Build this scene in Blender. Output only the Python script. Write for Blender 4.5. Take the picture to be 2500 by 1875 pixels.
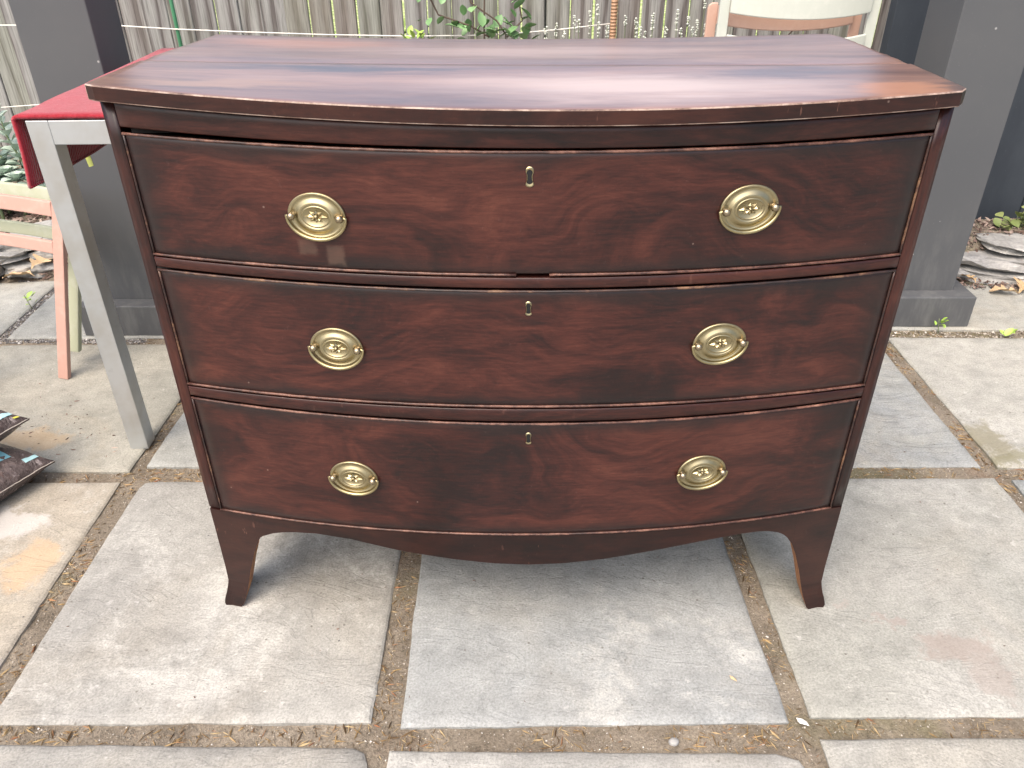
import bpy, bmesh, math, random
from math import radians as R, sin, cos, pi, sqrt
from mathutils import Vector, Matrix, noise as mn

for o in list(bpy.data.objects):
    bpy.data.objects.remove(o)
scene = bpy.context.scene
col = scene.collection

# ------------------------------------------------------------------ camera
cd = bpy.data.cameras.new('camera')
cam = bpy.data.objects.new('camera', cd)
col.objects.link(cam)
cd.sensor_fit = 'HORIZONTAL'
cd.sensor_width = 36.0
cd.lens = 1915.875 / 2500 * 36.0
cd.clip_start = 0.02
cd.clip_end = 300
yaw, pit, rol = -0.0122, 0.556, -0.0056
fw = Vector((sin(yaw) * cos(pit), cos(yaw) * cos(pit), -sin(pit)))
ri = Vector((cos(yaw), -sin(yaw), 0))
up = ri.cross(fw)
r2 = ri * cos(rol) + up * sin(rol)
u2 = -ri * sin(rol) + up * cos(rol)
m = Matrix((r2, u2, -fw)).transposed().to_4x4()
m.translation = Vector((-0.0068, -1.0072, 1.0941))
cam.matrix_world = m
scene.camera = cam

# ------------------------------------------------------------------ sky, sun, exposure
SUN_EL, SUN_AZ = 58.0, -150.0          # degrees; azimuth from +Y (behind the chest) towards +X
w = bpy.data.worlds.new('World')
scene.world = w
w.use_nodes = True
wn = w.node_tree
wn.nodes.clear()
sky = wn.nodes.new('ShaderNodeTexSky')
sky.sky_type = 'NISHITA'
sky.sun_disc = False
sky.sun_elevation = R(SUN_EL)
sky.sun_rotation = R(SUN_AZ)
sky.air_density = 0.95
sky.dust_density = 7.0
sky.ozone_density = 0.3
bg = wn.nodes.new('ShaderNodeBackground')
bg.inputs['Strength'].default_value = 0.15
wo = wn.nodes.new('ShaderNodeOutputWorld')
wn.links.new(sky.outputs[0], bg.inputs['Color'])
wn.links.new(bg.outputs[0], wo.inputs['Surface'])

sd = bpy.data.lights.new('sun', 'SUN')
sd.energy = 0.7
sd.angle = R(85)
sd.color = (1.0, 0.98, 0.945)
sun = bpy.data.objects.new('sun', sd)
col.objects.link(sun)
tosun = Vector((cos(R(SUN_EL)) * sin(R(SUN_AZ)), cos(R(SUN_EL)) * cos(R(SUN_AZ)), sin(R(SUN_EL))))
sun.rotation_euler = tosun.to_track_quat('Z', 'Y').to_euler()
sun.location = tosun * 8

scene.view_settings.view_transform = 'Standard'
scene.view_settings.look = 'None'
scene.view_settings.gamma = 1.0
scene.view_settings.use_curve_mapping = False
scene.view_settings.exposure = 1.12
scene.cycles.max_bounces = 6
scene.cycles.diffuse_bounces = 3
scene.cycles.glossy_bounces = 3
scene.cycles.transmission_bounces = 2
scene.render.resolution_x = 1024
scene.render.resolution_y = 768

# ------------------------------------------------------------------ node helpers
def lk(nt, a, b):
    nt.links.new(a, b)

def setin(nt, sock, v):
    if hasattr(v, 'is_output') or isinstance(v, bpy.types.NodeSocket):
        nt.links.new(v, sock)
    else:
        if sock.type == 'RGBA' and len(v) == 3:
            v = (*v, 1)
        sock.default_value = v

def NN(nt, typ, ins=None, **props):
    n = nt.nodes.new(typ)
    for k, v in props.items():
        setattr(n, k, v)
    for k, v in (ins or {}).items():
        setin(nt, n.inputs[k], v)
    return n

def coords(nt, kind='Object'):
    return NN(nt, 'ShaderNodeTexCoord').outputs[kind]

def mapv(nt, vec, scale=(1, 1, 1), loc=(0, 0, 0), rot=(0, 0, 0)):
    return NN(nt, 'ShaderNodeMapping', {'Vector': vec, 'Location': loc, 'Rotation': rot, 'Scale': scale}).outputs[0]

def noise(nt, vec, scale=5, detail=4, rough=.55, dist=0):
    return NN(nt, 'ShaderNodeTexNoise', {'Vector': vec, 'Scale': scale, 'Detail': detail, 'Roughness': rough, 'Distortion': dist})

def ramp(nt, fac, stops, interp='LINEAR'):
    n = nt.nodes.new('ShaderNodeValToRGB')
    n.color_ramp.interpolation = interp
    el = n.color_ramp.elements
    while len(el) < len(stops):
        el.new(0.5)
    for e, (p, c) in zip(el, stops):
        e.position = p
        e.color = (*c, 1) if hasattr(c, '__len__') else (c, c, c, 1)
    setin(nt, n.inputs[0], fac)
    return n.outputs[0]

def mixc(nt, f, a, b, blend='MIX'):
    n = nt.nodes.new('ShaderNodeMix')
    n.data_type = 'RGBA'
    n.blend_type = blend
    n.clamp_factor = True
    setin(nt, n.inputs[0], f)
    setin(nt, n.inputs[6], a)
    setin(nt, n.inputs[7], b)
    return n.outputs[2]

def mth(nt, op, a, b=0.0, c=0.0, clamp=False):
    n = nt.nodes.new('ShaderNodeMath')
    n.operation = op
    n.use_clamp = clamp
    setin(nt, n.inputs[0], a)
    setin(nt, n.inputs[1], b)
    if op in ('MULTIPLY_ADD', 'SMOOTH_MIN', 'SMOOTH_MAX', 'COMPARE', 'WRAP'):
        setin(nt, n.inputs[2], c)
    return n.outputs[0]

def smooth(nt, v, a, b, lo=0.0, hi=1.0):
    n = nt.nodes.new('ShaderNodeMapRange')
    n.interpolation_type = 'SMOOTHSTEP'
    setin(nt, n.inputs[0], v)
    for i, x in enumerate((a, b, lo, hi)):
        setin(nt, n.inputs[1 + i], x)
    return n.outputs[0]

def vadd(nt, a, b, op='ADD'):
    n = nt.nodes.new('ShaderNodeVectorMath')
    n.operation = op
    setin(nt, n.inputs[0], a)
    setin(nt, n.inputs[1], b)
    return n.outputs[0]

def vscale(nt, a, s):
    n = nt.nodes.new('ShaderNodeVectorMath')
    n.operation = 'SCALE'
    setin(nt, n.inputs[0], a)
    setin(nt, n.inputs['Scale'], s)
    return n.outputs[0]

def bump(nt, h, strength=.3, dist=.002):
    return NN(nt, 'ShaderNodeBump', {'Height': h, 'Strength': strength, 'Distance': dist}).outputs[0]

def material(name, fn):
    mt = bpy.data.materials.new(name)
    mt.use_nodes = True
    nt = mt.node_tree
    nt.nodes.clear()
    p = nt.nodes.new('ShaderNodeBsdfPrincipled')
    out = nt.nodes.new('ShaderNodeOutputMaterial')
    nt.links.new(p.outputs[0], out.inputs[0])
    fn(nt, p)
    return mt

def S(nt, p, **kw):
    names = {'col': 'Base Color', 'rough': 'Roughness', 'metal': 'Metallic', 'nor': 'Normal', 'spec': 'Specular IOR Level',
             'coat': 'Coat Weight', 'coatr': 'Coat Roughness', 'sub': 'Subsurface Weight', 'sheen': 'Sheen Weight', 'coatn': 'Coat Normal'}
    for k, v in kw.items():
        setin(nt, p.inputs[names[k]], v)

# ------------------------------------------------------------------ mesh helpers
def link(o, parent=None):
    col.objects.link(o)
    if parent is not None:
        o.parent = parent
    return o

def mobj(name, verts, faces, mat, parent=None, smooth_=False, bev=0, bseg=1, loc=None, rot=None, auto=None):
    me = bpy.data.meshes.new(name)
    me.from_pydata([tuple(v) for v in verts], [], faces)
    me.update()
    for mt in (mat if isinstance(mat, (list, tuple)) else [mat]):
        me.materials.append(mt)
    if smooth_:
        me.polygons.foreach_set('use_smooth', [True] * len(me.polygons))
    o = link(bpy.data.objects.new(name, me), parent)
    if loc is not None:
        o.location = loc
    if rot is not None:
        o.rotation_euler = rot
    if bev:
        b = o.modifiers.new('bevel', 'BEVEL')
        b.width = bev
        b.segments = bseg
        b.limit_method = 'ANGLE'
        b.angle_limit = R(40)
        b.harden_normals = False
    return o

def share(name, me, parent=None, loc=(0, 0, 0), rot=(0, 0, 0), sc=(1, 1, 1)):
    o = link(bpy.data.objects.new(name, me), parent)
    o.location = loc
    o.rotation_euler = rot
    o.scale = sc
    return o

def empty(name, loc=(0, 0, 0), rz=0):
    o = link(bpy.data.objects.new(name, None))
    o.location = loc
    o.rotation_euler = (0, 0, rz)
    o.empty_display_size = .05
    return o

def tag(o, label=None, cat=None, group=None, kind=None):
    if label:
        o['label'] = label
    if cat:
        o['category'] = cat
    if group:
        o['group'] = group
    if kind:
        o['kind'] = kind
    return o

def box(x0, x1, y0, y1, z0, z1):
    v = [(x, y, z) for z in (z0, z1) for y in (y0, y1) for x in (x0, x1)]
    f = [(0, 2, 3, 1), (4, 5, 7, 6), (0, 1, 5, 4), (2, 6, 7, 3), (0, 4, 6, 2), (1, 3, 7, 5)]
    return v, f

def boxo(name, b, mat, parent=None, bev=.002, bseg=2, **k):
    v, f = box(*b)
    return mobj(name, v, f, mat, parent, bev=bev, bseg=bseg, **k)

def tube(pts, rad, n=8, caps=True):
    """tube along points; rad number or list"""
    V, F = [], []
    P = [Vector(p) for p in pts]
    k = len(P)
    prev = None
    for i, p in enumerate(P):
        t = (P[min(i + 1, k - 1)] - P[max(i - 1, 0)]).normalized()
        if prev is None:
            a = Vector((0, 0, 1)) if abs(t.z) < .9 else Vector((1, 0, 0))
            nrm = t.cross(a).normalized()
        else:
            nrm = (prev - t * prev.dot(t)).normalized()
        prev = nrm
        b = t.cross(nrm)
        r = rad[i] if hasattr(rad, '__len__') else rad
        for j in range(n):
            a = 2 * pi * j / n
            V.append(p + (nrm * cos(a) + b * sin(a)) * r)
    for i in range(k - 1):
        for j in range(n):
            F.append((i * n + j, i * n + (j + 1) % n, (i + 1) * n + (j + 1) % n, (i + 1) * n + j))
    if caps:
        F.append(tuple(range(n - 1, -1, -1)))
        F.append(tuple(range((k - 1) * n, k * n)))
    return V, F

def merge(*parts):
    V, F = [], []
    for v, f in parts:
        o = len(V)
        V += [tuple(x) for x in v]
        F += [tuple(i + o for i in q) for q in f]
    return V, F

def fbm(x, y, z=0.0, o=4):
    return mn.fractal(Vector((x, y, z)), 1.0, 2.0, o)

# ------------------------------------------------------------------ materials
def mk_stone(name, base, alt, seed, white=.35, tan=(.42, .36, .27), tanamt=.25, cleft=.4, stains=(), spec=.3):
    def fn(nt, p):
        P = mapv(nt, coords(nt), loc=(seed * 3.1, seed * 1.7, seed))
        O = coords(nt)
        n1 = noise(nt, P, 3.2, 6, .6, .6).outputs[0]
        c = mixc(nt, smooth(nt, n1, .35, .68), base, alt)
        n2 = noise(nt, mapv(nt, P, loc=(5, 2, 1)), 2.3, 5, .62, .8).outputs[0]
        c = mixc(nt, mth(nt, 'MULTIPLY', smooth(nt, n2, .5, .68), tanamt), c, tan)
        # lime bloom with ragged edges
        n3 = noise(nt, mapv(nt, P, loc=(1, 7, 3)), 3.0, 7, .68, .5).outputs[0]
        fine = noise(nt, P, 60, 4, .6).outputs[0]
        wmask = smooth(nt, mth(nt, 'ADD', n3, mth(nt, 'MULTIPLY', mth(nt, 'SUBTRACT', fine, .5), .22)), .50, .66)
        c = mixc(nt, mth(nt, 'MULTIPLY', wmask, white), c, (.62, .605, .57))
        # clouded fine tone
        n4 = noise(nt, P, 22, 4, .7).outputs[0]
        c = mixc(nt, 1.0, c, (.755, .772, .768), 'MULTIPLY')
        c = mixc(nt, .9, c, ramp(nt, n4, [(.25, .37), (.5, .5), (.78, .61)]), 'OVERLAY')
        n5 = noise(nt, P, 260, 3, .7).outputs[0]
        c = mixc(nt, .6, c, ramp(nt, n5, [(.3, .26), (.5, .5), (.7, .68)]), 'OVERLAY')
        # small dark specks and pits
        v = NN(nt, 'ShaderNodeTexVoronoi', {'Vector': P, 'Scale': 55.0})
        pit = mth(nt, 'MULTIPLY', smooth(nt, v.outputs['Distance'], .16, .07), smooth(nt, NN(nt, 'ShaderNodeSeparateColor', {0: v.outputs['Color']}).outputs[0], .80, .86))
        c = mixc(nt, mth(nt, 'MULTIPLY', pit, .65), c, (.10, .09, .075))
        v2 = NN(nt, 'ShaderNodeTexVoronoi', {'Vector': vadd(nt, P, vscale(nt, noise(nt, P, 80, 2).outputs[1], .03)), 'Scale': 38.0})
        lt = mth(nt, 'MULTIPLY', smooth(nt, v2.outputs['Distance'], .25, .05), smooth(nt, NN(nt, 'ShaderNodeSeparateColor', {0: v2.outputs['Color']}).outputs[1], .82, .9))
        c = mixc(nt, mth(nt, 'MULTIPLY', lt, .22), c, (.72, .71, .69))
        # cleft lines
        nd = noise(nt, mapv(nt, P, scale=(1, 2.2, 1), rot=(0, 0, .3 * seed)), 4.5, 5, .62, 1.0).outputs[0]
        step = ramp(nt, nd, [(.0, .0), (.44, .1), (.46, .35), (.53, .4), (.545, .7), (.62, .75), (.63, 1.0)])
        if stains:
            q0 = vadd(nt, O, vscale(nt, vadd(nt, noise(nt, O, 14, 6, .75).outputs[1], (-.5, -.5, -.5)), .19))
        for (sx, sy, rx, ry, colr, amt) in stains:
            q = q0
            q = mapv(nt, q, scale=(1 / rx, 1 / ry, 0), loc=(-sx / rx, -sy / ry, 0))
            d = NN(nt, 'ShaderNodeVectorMath', {0: q}, operation='LENGTH').outputs['Value']
            c = mixc(nt, mth(nt, 'MULTIPLY', smooth(nt, d, 1.1, .55), amt), c, colr)
        h = mth(nt, 'ADD', mth(nt, 'MULTIPLY', n4, .5), mth(nt, 'MULTIPLY', n5, .22))
        h = mth(nt, 'ADD', h, mth(nt, 'MULTIPLY', step, cleft * 2.0))
        S(nt, p, col=c, rough=.82, spec=spec, nor=bump(nt, h, .7, .0026))
    return material(name, fn)

def mk_soil(nt, p):
    P = coords(nt)
    n = noise(nt, P, 9, 6, .65, .5).outputs[0]
    f = noise(nt, P, 190, 5, .75).outputs[0]
    c = ramp(nt, n, [(.3, (.145, .122, .093)), (.5, (.225, .192, .150)), (.7, (.305, .265, .21))])
    mo = noise(nt, mapv(nt, P, loc=(4, 1, 0)), 3.2, 5, .6).outputs[0]
    c = mixc(nt, mth(nt, 'MULTIPLY', smooth(nt, mo, .54, .68), .40), c, (.15, .145, .06))
    ru = noise(nt, mapv(nt, P, loc=(9, 3, 0)), 4, 5, .6).outputs[0]
    c = mixc(nt, mth(nt, 'MULTIPLY', smooth(nt, ru, .58, .70), .35), c, (.24, .12, .06))
    c = mixc(nt, .9, c, ramp(nt, f, [(.25, .22), (.5, .5), (.75, .74)]), 'OVERLAY')
    g = noise(nt, P, 45, 5, .7).outputs[0]
    S(nt, p, col=c, rough=.95, spec=.15, nor=bump(nt, mth(nt, 'ADD', f, g), .9, .006))
M_soil = material('soil', mk_soil)

def grain_wood(nt, P, fine=1.0):
    return None

DARK, MID, RED, LIGHT = (.0120, .0056, .0056), (.0290, .0088, .0074), (.056, .0160, .0118), (.098, .031, .0205)

def mk_mahogany(name, seed, vertical=False, smudge=(), gain=1.0, fig=1.0, grime=False, scuff=0.0, rough=.30):
    def fn(nt, p):
        O = coords(nt)
        if vertical:
            O = mapv(nt, O, rot=(0, R(90), 0))
        P = mapv(nt, O, loc=(seed * 2.3, 0, seed * 1.1))
        wv = noise(nt, mapv(nt, P, scale=(1.0, 0, 1.6)), 2.4, 3, .5).outputs[1]
        Q = vadd(nt, P, vscale(nt, vadd(nt, wv, (-.5, -.5, -.5)), .42 * fig))
        f1 = noise(nt, mapv(nt, Q, scale=(1.0, .2, 2.8), rot=(0, R(-14), 0)), 4.6, 5, .64, 1.4).outputs[0]
        f2 = noise(nt, mapv(nt, Q, scale=(2.4, .2, 11), loc=(3, 0, 1), rot=(0, R(-7), 0)), 4.4, 4, .68, .8).outputs[0]
        f3 = noise(nt, mapv(nt, P, scale=(6, 1, 60), rot=(0, R(5), 0)), 5.0, 3, .75, .3).outputs[0]
        blot = noise(nt, mapv(nt, P, loc=(1, 2, 3), scale=(1.2, .3, 1.6)), 2.1, 4, .55, .5).outputs[0]
        v = mth(nt, 'ADD', mth(nt, 'MULTIPLY', f1, .50), mth(nt, 'MULTIPLY', f2, .24))
        v = mth(nt, 'ADD', v, mth(nt, 'MULTIPLY', f3, .26))
        v = mth(nt, 'ADD', v, mth(nt, 'MULTIPLY', mth(nt, 'SUBTRACT', blot, .5), .42))
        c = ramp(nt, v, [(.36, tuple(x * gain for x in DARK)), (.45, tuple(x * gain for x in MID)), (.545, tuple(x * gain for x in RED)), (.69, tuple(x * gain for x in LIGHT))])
        pores = noise(nt, mapv(nt, P, scale=(14, 14, 300)), 6.0, 2, .5).outputs[0]
        c = mixc(nt, smooth(nt, pores, .60, .72, 0, .45), c, tuple(x * .5 for x in DARK))
        wear = noise(nt, mapv(nt, P, loc=(7, 7, 7)), 34, 3, .7).outputs[0]
        ro = mth(nt, 'ADD', rough - .06, mth(nt, 'MULTIPLY', wear, .16))
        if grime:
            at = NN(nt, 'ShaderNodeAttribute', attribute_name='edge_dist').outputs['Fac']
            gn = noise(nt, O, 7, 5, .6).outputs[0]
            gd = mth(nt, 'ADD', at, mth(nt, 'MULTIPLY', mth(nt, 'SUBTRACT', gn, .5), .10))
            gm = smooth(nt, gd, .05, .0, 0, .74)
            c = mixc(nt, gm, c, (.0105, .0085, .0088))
        if scuff:
            sc = noise(nt, mapv(nt, P, scale=(9, 1, 3), rot=(0, .7, 0)), 12, 3, .5).outputs[0]
            sc2 = noise(nt, P, 5, 2, .5).outputs[0]
            c = mixc(nt, mth(nt, 'MULTIPLY', mth(nt, 'MULTIPLY', smooth(nt, sc, .66, .70), smooth(nt, sc2, .50, .62)), scuff), c, (.16, .075, .055))
        for (mx, mz, rx, rz_, am) in smudge:
            q = vadd(nt, coords(nt), vscale(nt, vadd(nt, noise(nt, O, 60, 4, .7).outputs[1], (-.5, -.5, -.5)), .012))
            q = mapv(nt, q, scale=(1 / rx, 0, 1 / rz_), loc=(-mx / rx, 0, -mz / rz_))
            sx_ = NN(nt, 'ShaderNodeSeparateXYZ', {0: q})
            d = mth(nt, 'MAXIMUM', mth(nt, 'ABSOLUTE', sx_.outputs[0]), mth(nt, 'ABSOLUTE', sx_.outputs[2]))
            c = mixc(nt, smooth(nt, d, 1.1, .6, 0, am), c, (.20, .135, .10))
        # dust specks and scratches
        vo = NN(nt, 'ShaderNodeTexVoronoi', {'Vector': O, 'Scale': 42.0})
        sp = mth(nt, 'MULTIPLY', smooth(nt, vo.outputs['Distance'], .075, .04), smooth(nt, NN(nt, 'ShaderNodeSeparateColor', {0: vo.outputs['Color']}).outputs[0], .93, .95))
        c = mixc(nt, mth(nt, 'MULTIPLY', sp, .35), c, (.30, .23, .20))
        dz = noise(nt, mapv(nt, O, scale=(1.3, 1, 1), rot=(0, .5, 0)), 120, 3, .6).outputs[0]
        c = mixc(nt, smooth(nt, dz, .62, .8, 0, .07), c, (.22, .15, .13))
        h = wear
        S(nt, p, col=c, rough=ro, spec=.42, nor=bump(nt, h, .12, .0012))
    return material(name, fn)

M_drawer = [mk_mahogany('mahogany_drawer_%s' % k, s, grime=True, gain=g, fig=1.0, smudge=((-.283, .709, .014, .012, .20), (-.246, .699, .013, .016, .22)) if k == 'upper' else ()) for k, s, g in (('upper', 1.0, 1.0), ('middle', 2.4, 1.06), ('lower', 4.1, 1.0))]
M_rail = mk_mahogany('mahogany_rail', 6.2, gain=.85, fig=.3, scuff=.25)
M_frieze = mk_mahogany('mahogany_frieze', 7.7, gain=.85, fig=.5)
M_stile = mk_mahogany('mahogany_stile', 8.3, vertical=True, gain=.78, fig=.3)
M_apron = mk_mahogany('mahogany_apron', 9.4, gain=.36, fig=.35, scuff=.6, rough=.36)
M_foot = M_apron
M_edge = mk_mahogany('mahogany_top_edge', 12.1, gain=.5, fig=.6, scuff=.5, rough=.32)

def mk_raw(nt, p):
    P = coords(nt)
    n = noise(nt, mapv(nt, P, scale=(30, 30, 6)), 5, 5, .7).outputs[0]
    c = ramp(nt, n, [(.3, (.10, .04, .02)), (.48, (.30, .13, .055)), (.72, (.46, .23, .10))])
    S(nt, p, col=c, rough=.7, nor=bump(nt, n, .6, .002))
M_raw = material('raw_mahogany', mk_raw)

def mk_bead(nt, p):
    P = coords(nt)
    n = noise(nt, mapv(nt, P, scale=(1.5, 1.5, 1.5)), 11, 5, .7, .4).outputs[0]
    f = noise(nt, mapv(nt, P, scale=(10, 10, 10)), 20, 3, .6).outputs[0]
    v = mth(nt, 'ADD', mth(nt, 'MULTIPLY', n, .7), mth(nt, 'MULTIPLY', f, .3))
    c = ramp(nt, v, [(.34, (.016, .008, .007)), (.47, (.050, .020, .015)), (.59, (.16, .074, .052)), (.76, (.36, .21, .15))])
    S(nt, p, col=c, rough=.42, nor=bump(nt, v, .3, .001))
M_bead = material('worn_cockbead', mk_bead)

def mk_worn_glint(nt, p):
    P = coords(nt)
    n = noise(nt, P, 22, 5, .75, .5).outputs[0]
    c = ramp(nt, n, [(.32, (.06, .03, .025)), (.46, (.20, .13, .10)), (.62, (.40, .31, .26))])  # worn wood, with the pale edge highlight painted in
    S(nt, p, col=c, rough=.4)
M_worn_glint = material('worn_edge_glint', mk_worn_glint)

def mk_bead_dark(nt, p):
    P = coords(nt)
    n = noise(nt, P, 16, 5, .7, .4).outputs[0]
    c = ramp(nt, n, [(.40, (.014, .008, .008)), (.56, (.05, .022, .016)), (.66, (.20, .11, .06)), (.74, (.30, .19, .10))])
    S(nt, p, col=c, rough=.45)
M_bead_dark = material('dark_cockbead', mk_bead_dark)

def mk_top(nt, p):
    O = coords(nt)
    wv = noise(nt, O, 2.2, 3, .5).outputs[1]
    Q = vadd(nt, O, vscale(nt, vadd(nt, wv, (-.5, -.5, -.5)), .16))
    f1 = noise(nt, mapv(nt, Q, scale=(.85, 4.2, 1), loc=(2.2, .7, 0)), 2.6, 6, .62, .7).outputs[0]
    f2 = noise(nt, mapv(nt, Q, scale=(1.6, 22, 1)), 3.0, 5, .62, .3).outputs[0]
    f3 = noise(nt, mapv(nt, O, scale=(3, 120, 1)), 4.0, 4, .6).outputs[0]
    v = mth(nt, 'ADD', mth(nt, 'MULTIPLY', f1, .62), mth(nt, 'ADD', mth(nt, 'MULTIPLY', f2, .26), mth(nt, 'MULTIPLY', f3, .12)))
    c = ramp(nt, v, [(.30, (.070, .042, .034)), (.42, (.135, .078, .060)), (.53, (.20, .120, .092)), (.64, (.28, .180, .138)), (.80, (.34, .235, .185))])
    # fence reflection painted as a dark band before the joint, left of middle
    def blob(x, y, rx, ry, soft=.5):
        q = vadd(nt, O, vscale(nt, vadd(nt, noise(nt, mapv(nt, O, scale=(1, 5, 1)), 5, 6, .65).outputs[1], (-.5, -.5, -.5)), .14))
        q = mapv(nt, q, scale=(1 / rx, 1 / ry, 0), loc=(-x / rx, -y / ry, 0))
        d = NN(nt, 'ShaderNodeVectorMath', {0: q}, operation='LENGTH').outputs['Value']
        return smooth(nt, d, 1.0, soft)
    for (x, y, rx, ry, cc, a, so) in ((.14, .03, .34, .11, (.52, .44, .405), .78, .1), (.02, .30, .36, .10, (.44, .35, .325), .65, .1),  # these two pale patches: sky glare painted into the wood colour
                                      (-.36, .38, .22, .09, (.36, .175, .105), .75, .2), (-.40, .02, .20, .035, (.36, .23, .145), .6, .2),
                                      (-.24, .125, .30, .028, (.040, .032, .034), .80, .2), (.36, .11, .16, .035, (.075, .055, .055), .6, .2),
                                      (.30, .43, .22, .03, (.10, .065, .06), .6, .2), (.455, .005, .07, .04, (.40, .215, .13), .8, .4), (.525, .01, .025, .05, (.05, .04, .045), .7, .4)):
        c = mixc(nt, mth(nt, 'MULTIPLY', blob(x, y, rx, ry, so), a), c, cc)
    sc = noise(nt, mapv(nt, O, scale=(2, 30, 1), rot=(0, 0, .3)), 14, 2, .5).outputs[0]
    c = mixc(nt, smooth(nt, sc, .70, .74, 0, .25), c, (.4, .34, .32))
    we = noise(nt, mapv(nt, O, scale=(1, 3, 1)), 9, 5, .65).outputs[0]
    ro = mth(nt, 'ADD', .24, mth(nt, 'MULTIPLY', we, .22))
    h = mth(nt, 'ADD', mth(nt, 'MULTIPLY', f2, .5), mth(nt, 'MULTIPLY', f3, .25))
    c = mixc(nt, 1.0, c, (1.12, 1.0, .92), 'MULTIPLY')
    S(nt, p, col=c, rough=ro, spec=.7, nor=bump(nt, h, .06, .0012), coat=1.0, coatr=.26)
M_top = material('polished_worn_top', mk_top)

def mk_dark(nt, p):
    S(nt, p, col=(.012, .009, .008), rough=.85)
M_inside = material('carcass_inside', mk_dark)
def mk_black(nt, p):
    S(nt, p, col=(.004, .004, .005), rough=.5)
M_black = material('keyhole_dark', mk_black)

def mk_brass(name, base, rough, dirt):
    def fn(nt, p):
        P = coords(nt)
        n = noise(nt, P, 90, 5, .7).outputs[0]
        b = noise(nt, P, 30, 4, .6).outputs[0]
        c = mixc(nt, smooth(nt, b, .40, .75, 0, .8), base, (.34, .27, .15))
        c = mixc(nt, smooth(nt, n, .60, .72, 0, dirt), c, (.07, .055, .03))
        S(nt, p, col=c, metal=1.0, rough=mth(nt, 'ADD', rough, mth(nt, 'MULTIPLY', n, .18)), nor=bump(nt, n, .1, .0006))
    return material(name, fn)
M_brass = mk_brass('aged_brass', (.40, .35, .215), .28, .7)
M_bail = mk_brass('bail_brass', (.46, .40, .225), .25, .6)
M_post = mk_brass('tarnished_brass', (.36, .31, .25), .22, .4)

def mk_steel(nt, p):
    P = coords(nt)
    n = noise(nt, mapv(nt, P, scale=(60, 60, 2)), 6, 4, .6).outputs[0]
    b = noise(nt, P, 7, 4, .6).outputs[0]
    c = mixc(nt, smooth(nt, b, .4, .65), (.52, .545, .555), (.45, .45, .43))
    s = noise(nt, mapv(nt, P, loc=(3, 3, 3)), 26, 4, .6).outputs[0]
    c = mixc(nt, smooth(nt, s, .62, .74, 0, .4), c, (.3, .3, .29))
    S(nt, p, col=c, metal=.75, rough=mth(nt, 'ADD', .34, mth(nt, 'MULTIPLY', n, .14)), nor=bump(nt, n, .06, .0006))
M_steel = material('brushed_steel', mk_steel)

def mk_cloth(nt, p):
    P = coords(nt)
    wv = NN(nt, 'ShaderNodeTexWave', {'Vector': vadd(nt, P, vscale(nt, noise(nt, P, 30, 3).outputs[1], .012)), 'Scale': 46.0, 'Distortion': 1.2, 'Detail': 2.0}, bands_direction='Y').outputs[1]
    n = noise(nt, P, 160, 4, .7).outputs[0]
    b = noise(nt, P, 9, 4, .6).outputs[0]
    c = ramp(nt, b, [(.3, (.27, .016, .028)), (.7, (.35, .025, .042))])
    c = mixc(nt, smooth(nt, n, .5, .8, 0, .5), c, (.46, .07, .085))
    c = mixc(nt, mth(nt, 'MULTIPLY', mth(nt, 'SUBTRACT', 1, wv), .35), c, (.17, .008, .014))
    S(nt, p, col=c, rough=.95, spec=.1, sheen=.35, nor=bump(nt, mth(nt, 'ADD', wv, n), .7, .002))
M_cloth = material('red_chenille', mk_cloth)

def mk_postpaint(nt, p):
    P = coords(nt)
    n = noise(nt, mapv(nt, P, scale=(1, 1, .25)), 26, 6, .7).outputs[0]
    z = NN(nt, 'ShaderNodeSeparateXYZ', {0: P}).outputs[2]
    low = smooth(nt, z, .42, .0)
    b = noise(nt, P, 3, 4, .6).outputs[0]
    c = mixc(nt, smooth(nt, b, .35, .7), (.076, .081, .088), (.086, .090, .095))
    dust = mth(nt, 'MULTIPLY', low, smooth(nt, n, .42, .75))
    c = mixc(nt, mth(nt, 'MULTIPLY', dust, .4), c, (.20, .205, .20))
    f = noise(nt, P, 150, 3, .6).outputs[0]
    c = mixc(nt, smooth(nt, f, .66, .74, 0, .25), c, (.2, .2, .2))
    vo = NN(nt, 'ShaderNodeTexVoronoi', {'Vector': P, 'Scale': 22.0})
    sp = mth(nt, 'MULTIPLY', smooth(nt, vo.outputs['Distance'], .08, .04), smooth(nt, NN(nt, 'ShaderNodeSeparateColor', {0: vo.outputs['Color']}).outputs[0], .86, .9))
    c = mixc(nt, mth(nt, 'MULTIPLY', sp, .7), c, (.4, .4, .4))
    S(nt, p, col=c, rough=.55, spec=.4, nor=bump(nt, f, .12, .001))
M_post_paint = material('charcoal_paint', mk_postpaint)

def mk_navy(nt, p):
    P = coords(nt)
    b = noise(nt, mapv(nt, P, scale=(1, 1, .4)), 5, 5, .65).outputs[0]
    c = mixc(nt, smooth(nt, b, .35, .7), (.020, .027, .037), (.033, .042, .053))
    f = noise(nt, P, 120, 3, .6).outputs[0]
    c = mixc(nt, smooth(nt, f, .66, .76, 0, .2), c, (.12, .13, .14))
    S(nt, p, col=c, rough=.6, nor=bump(nt, f, .15, .001))
M_navy = material('dark_navy_paint', mk_navy)

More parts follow.
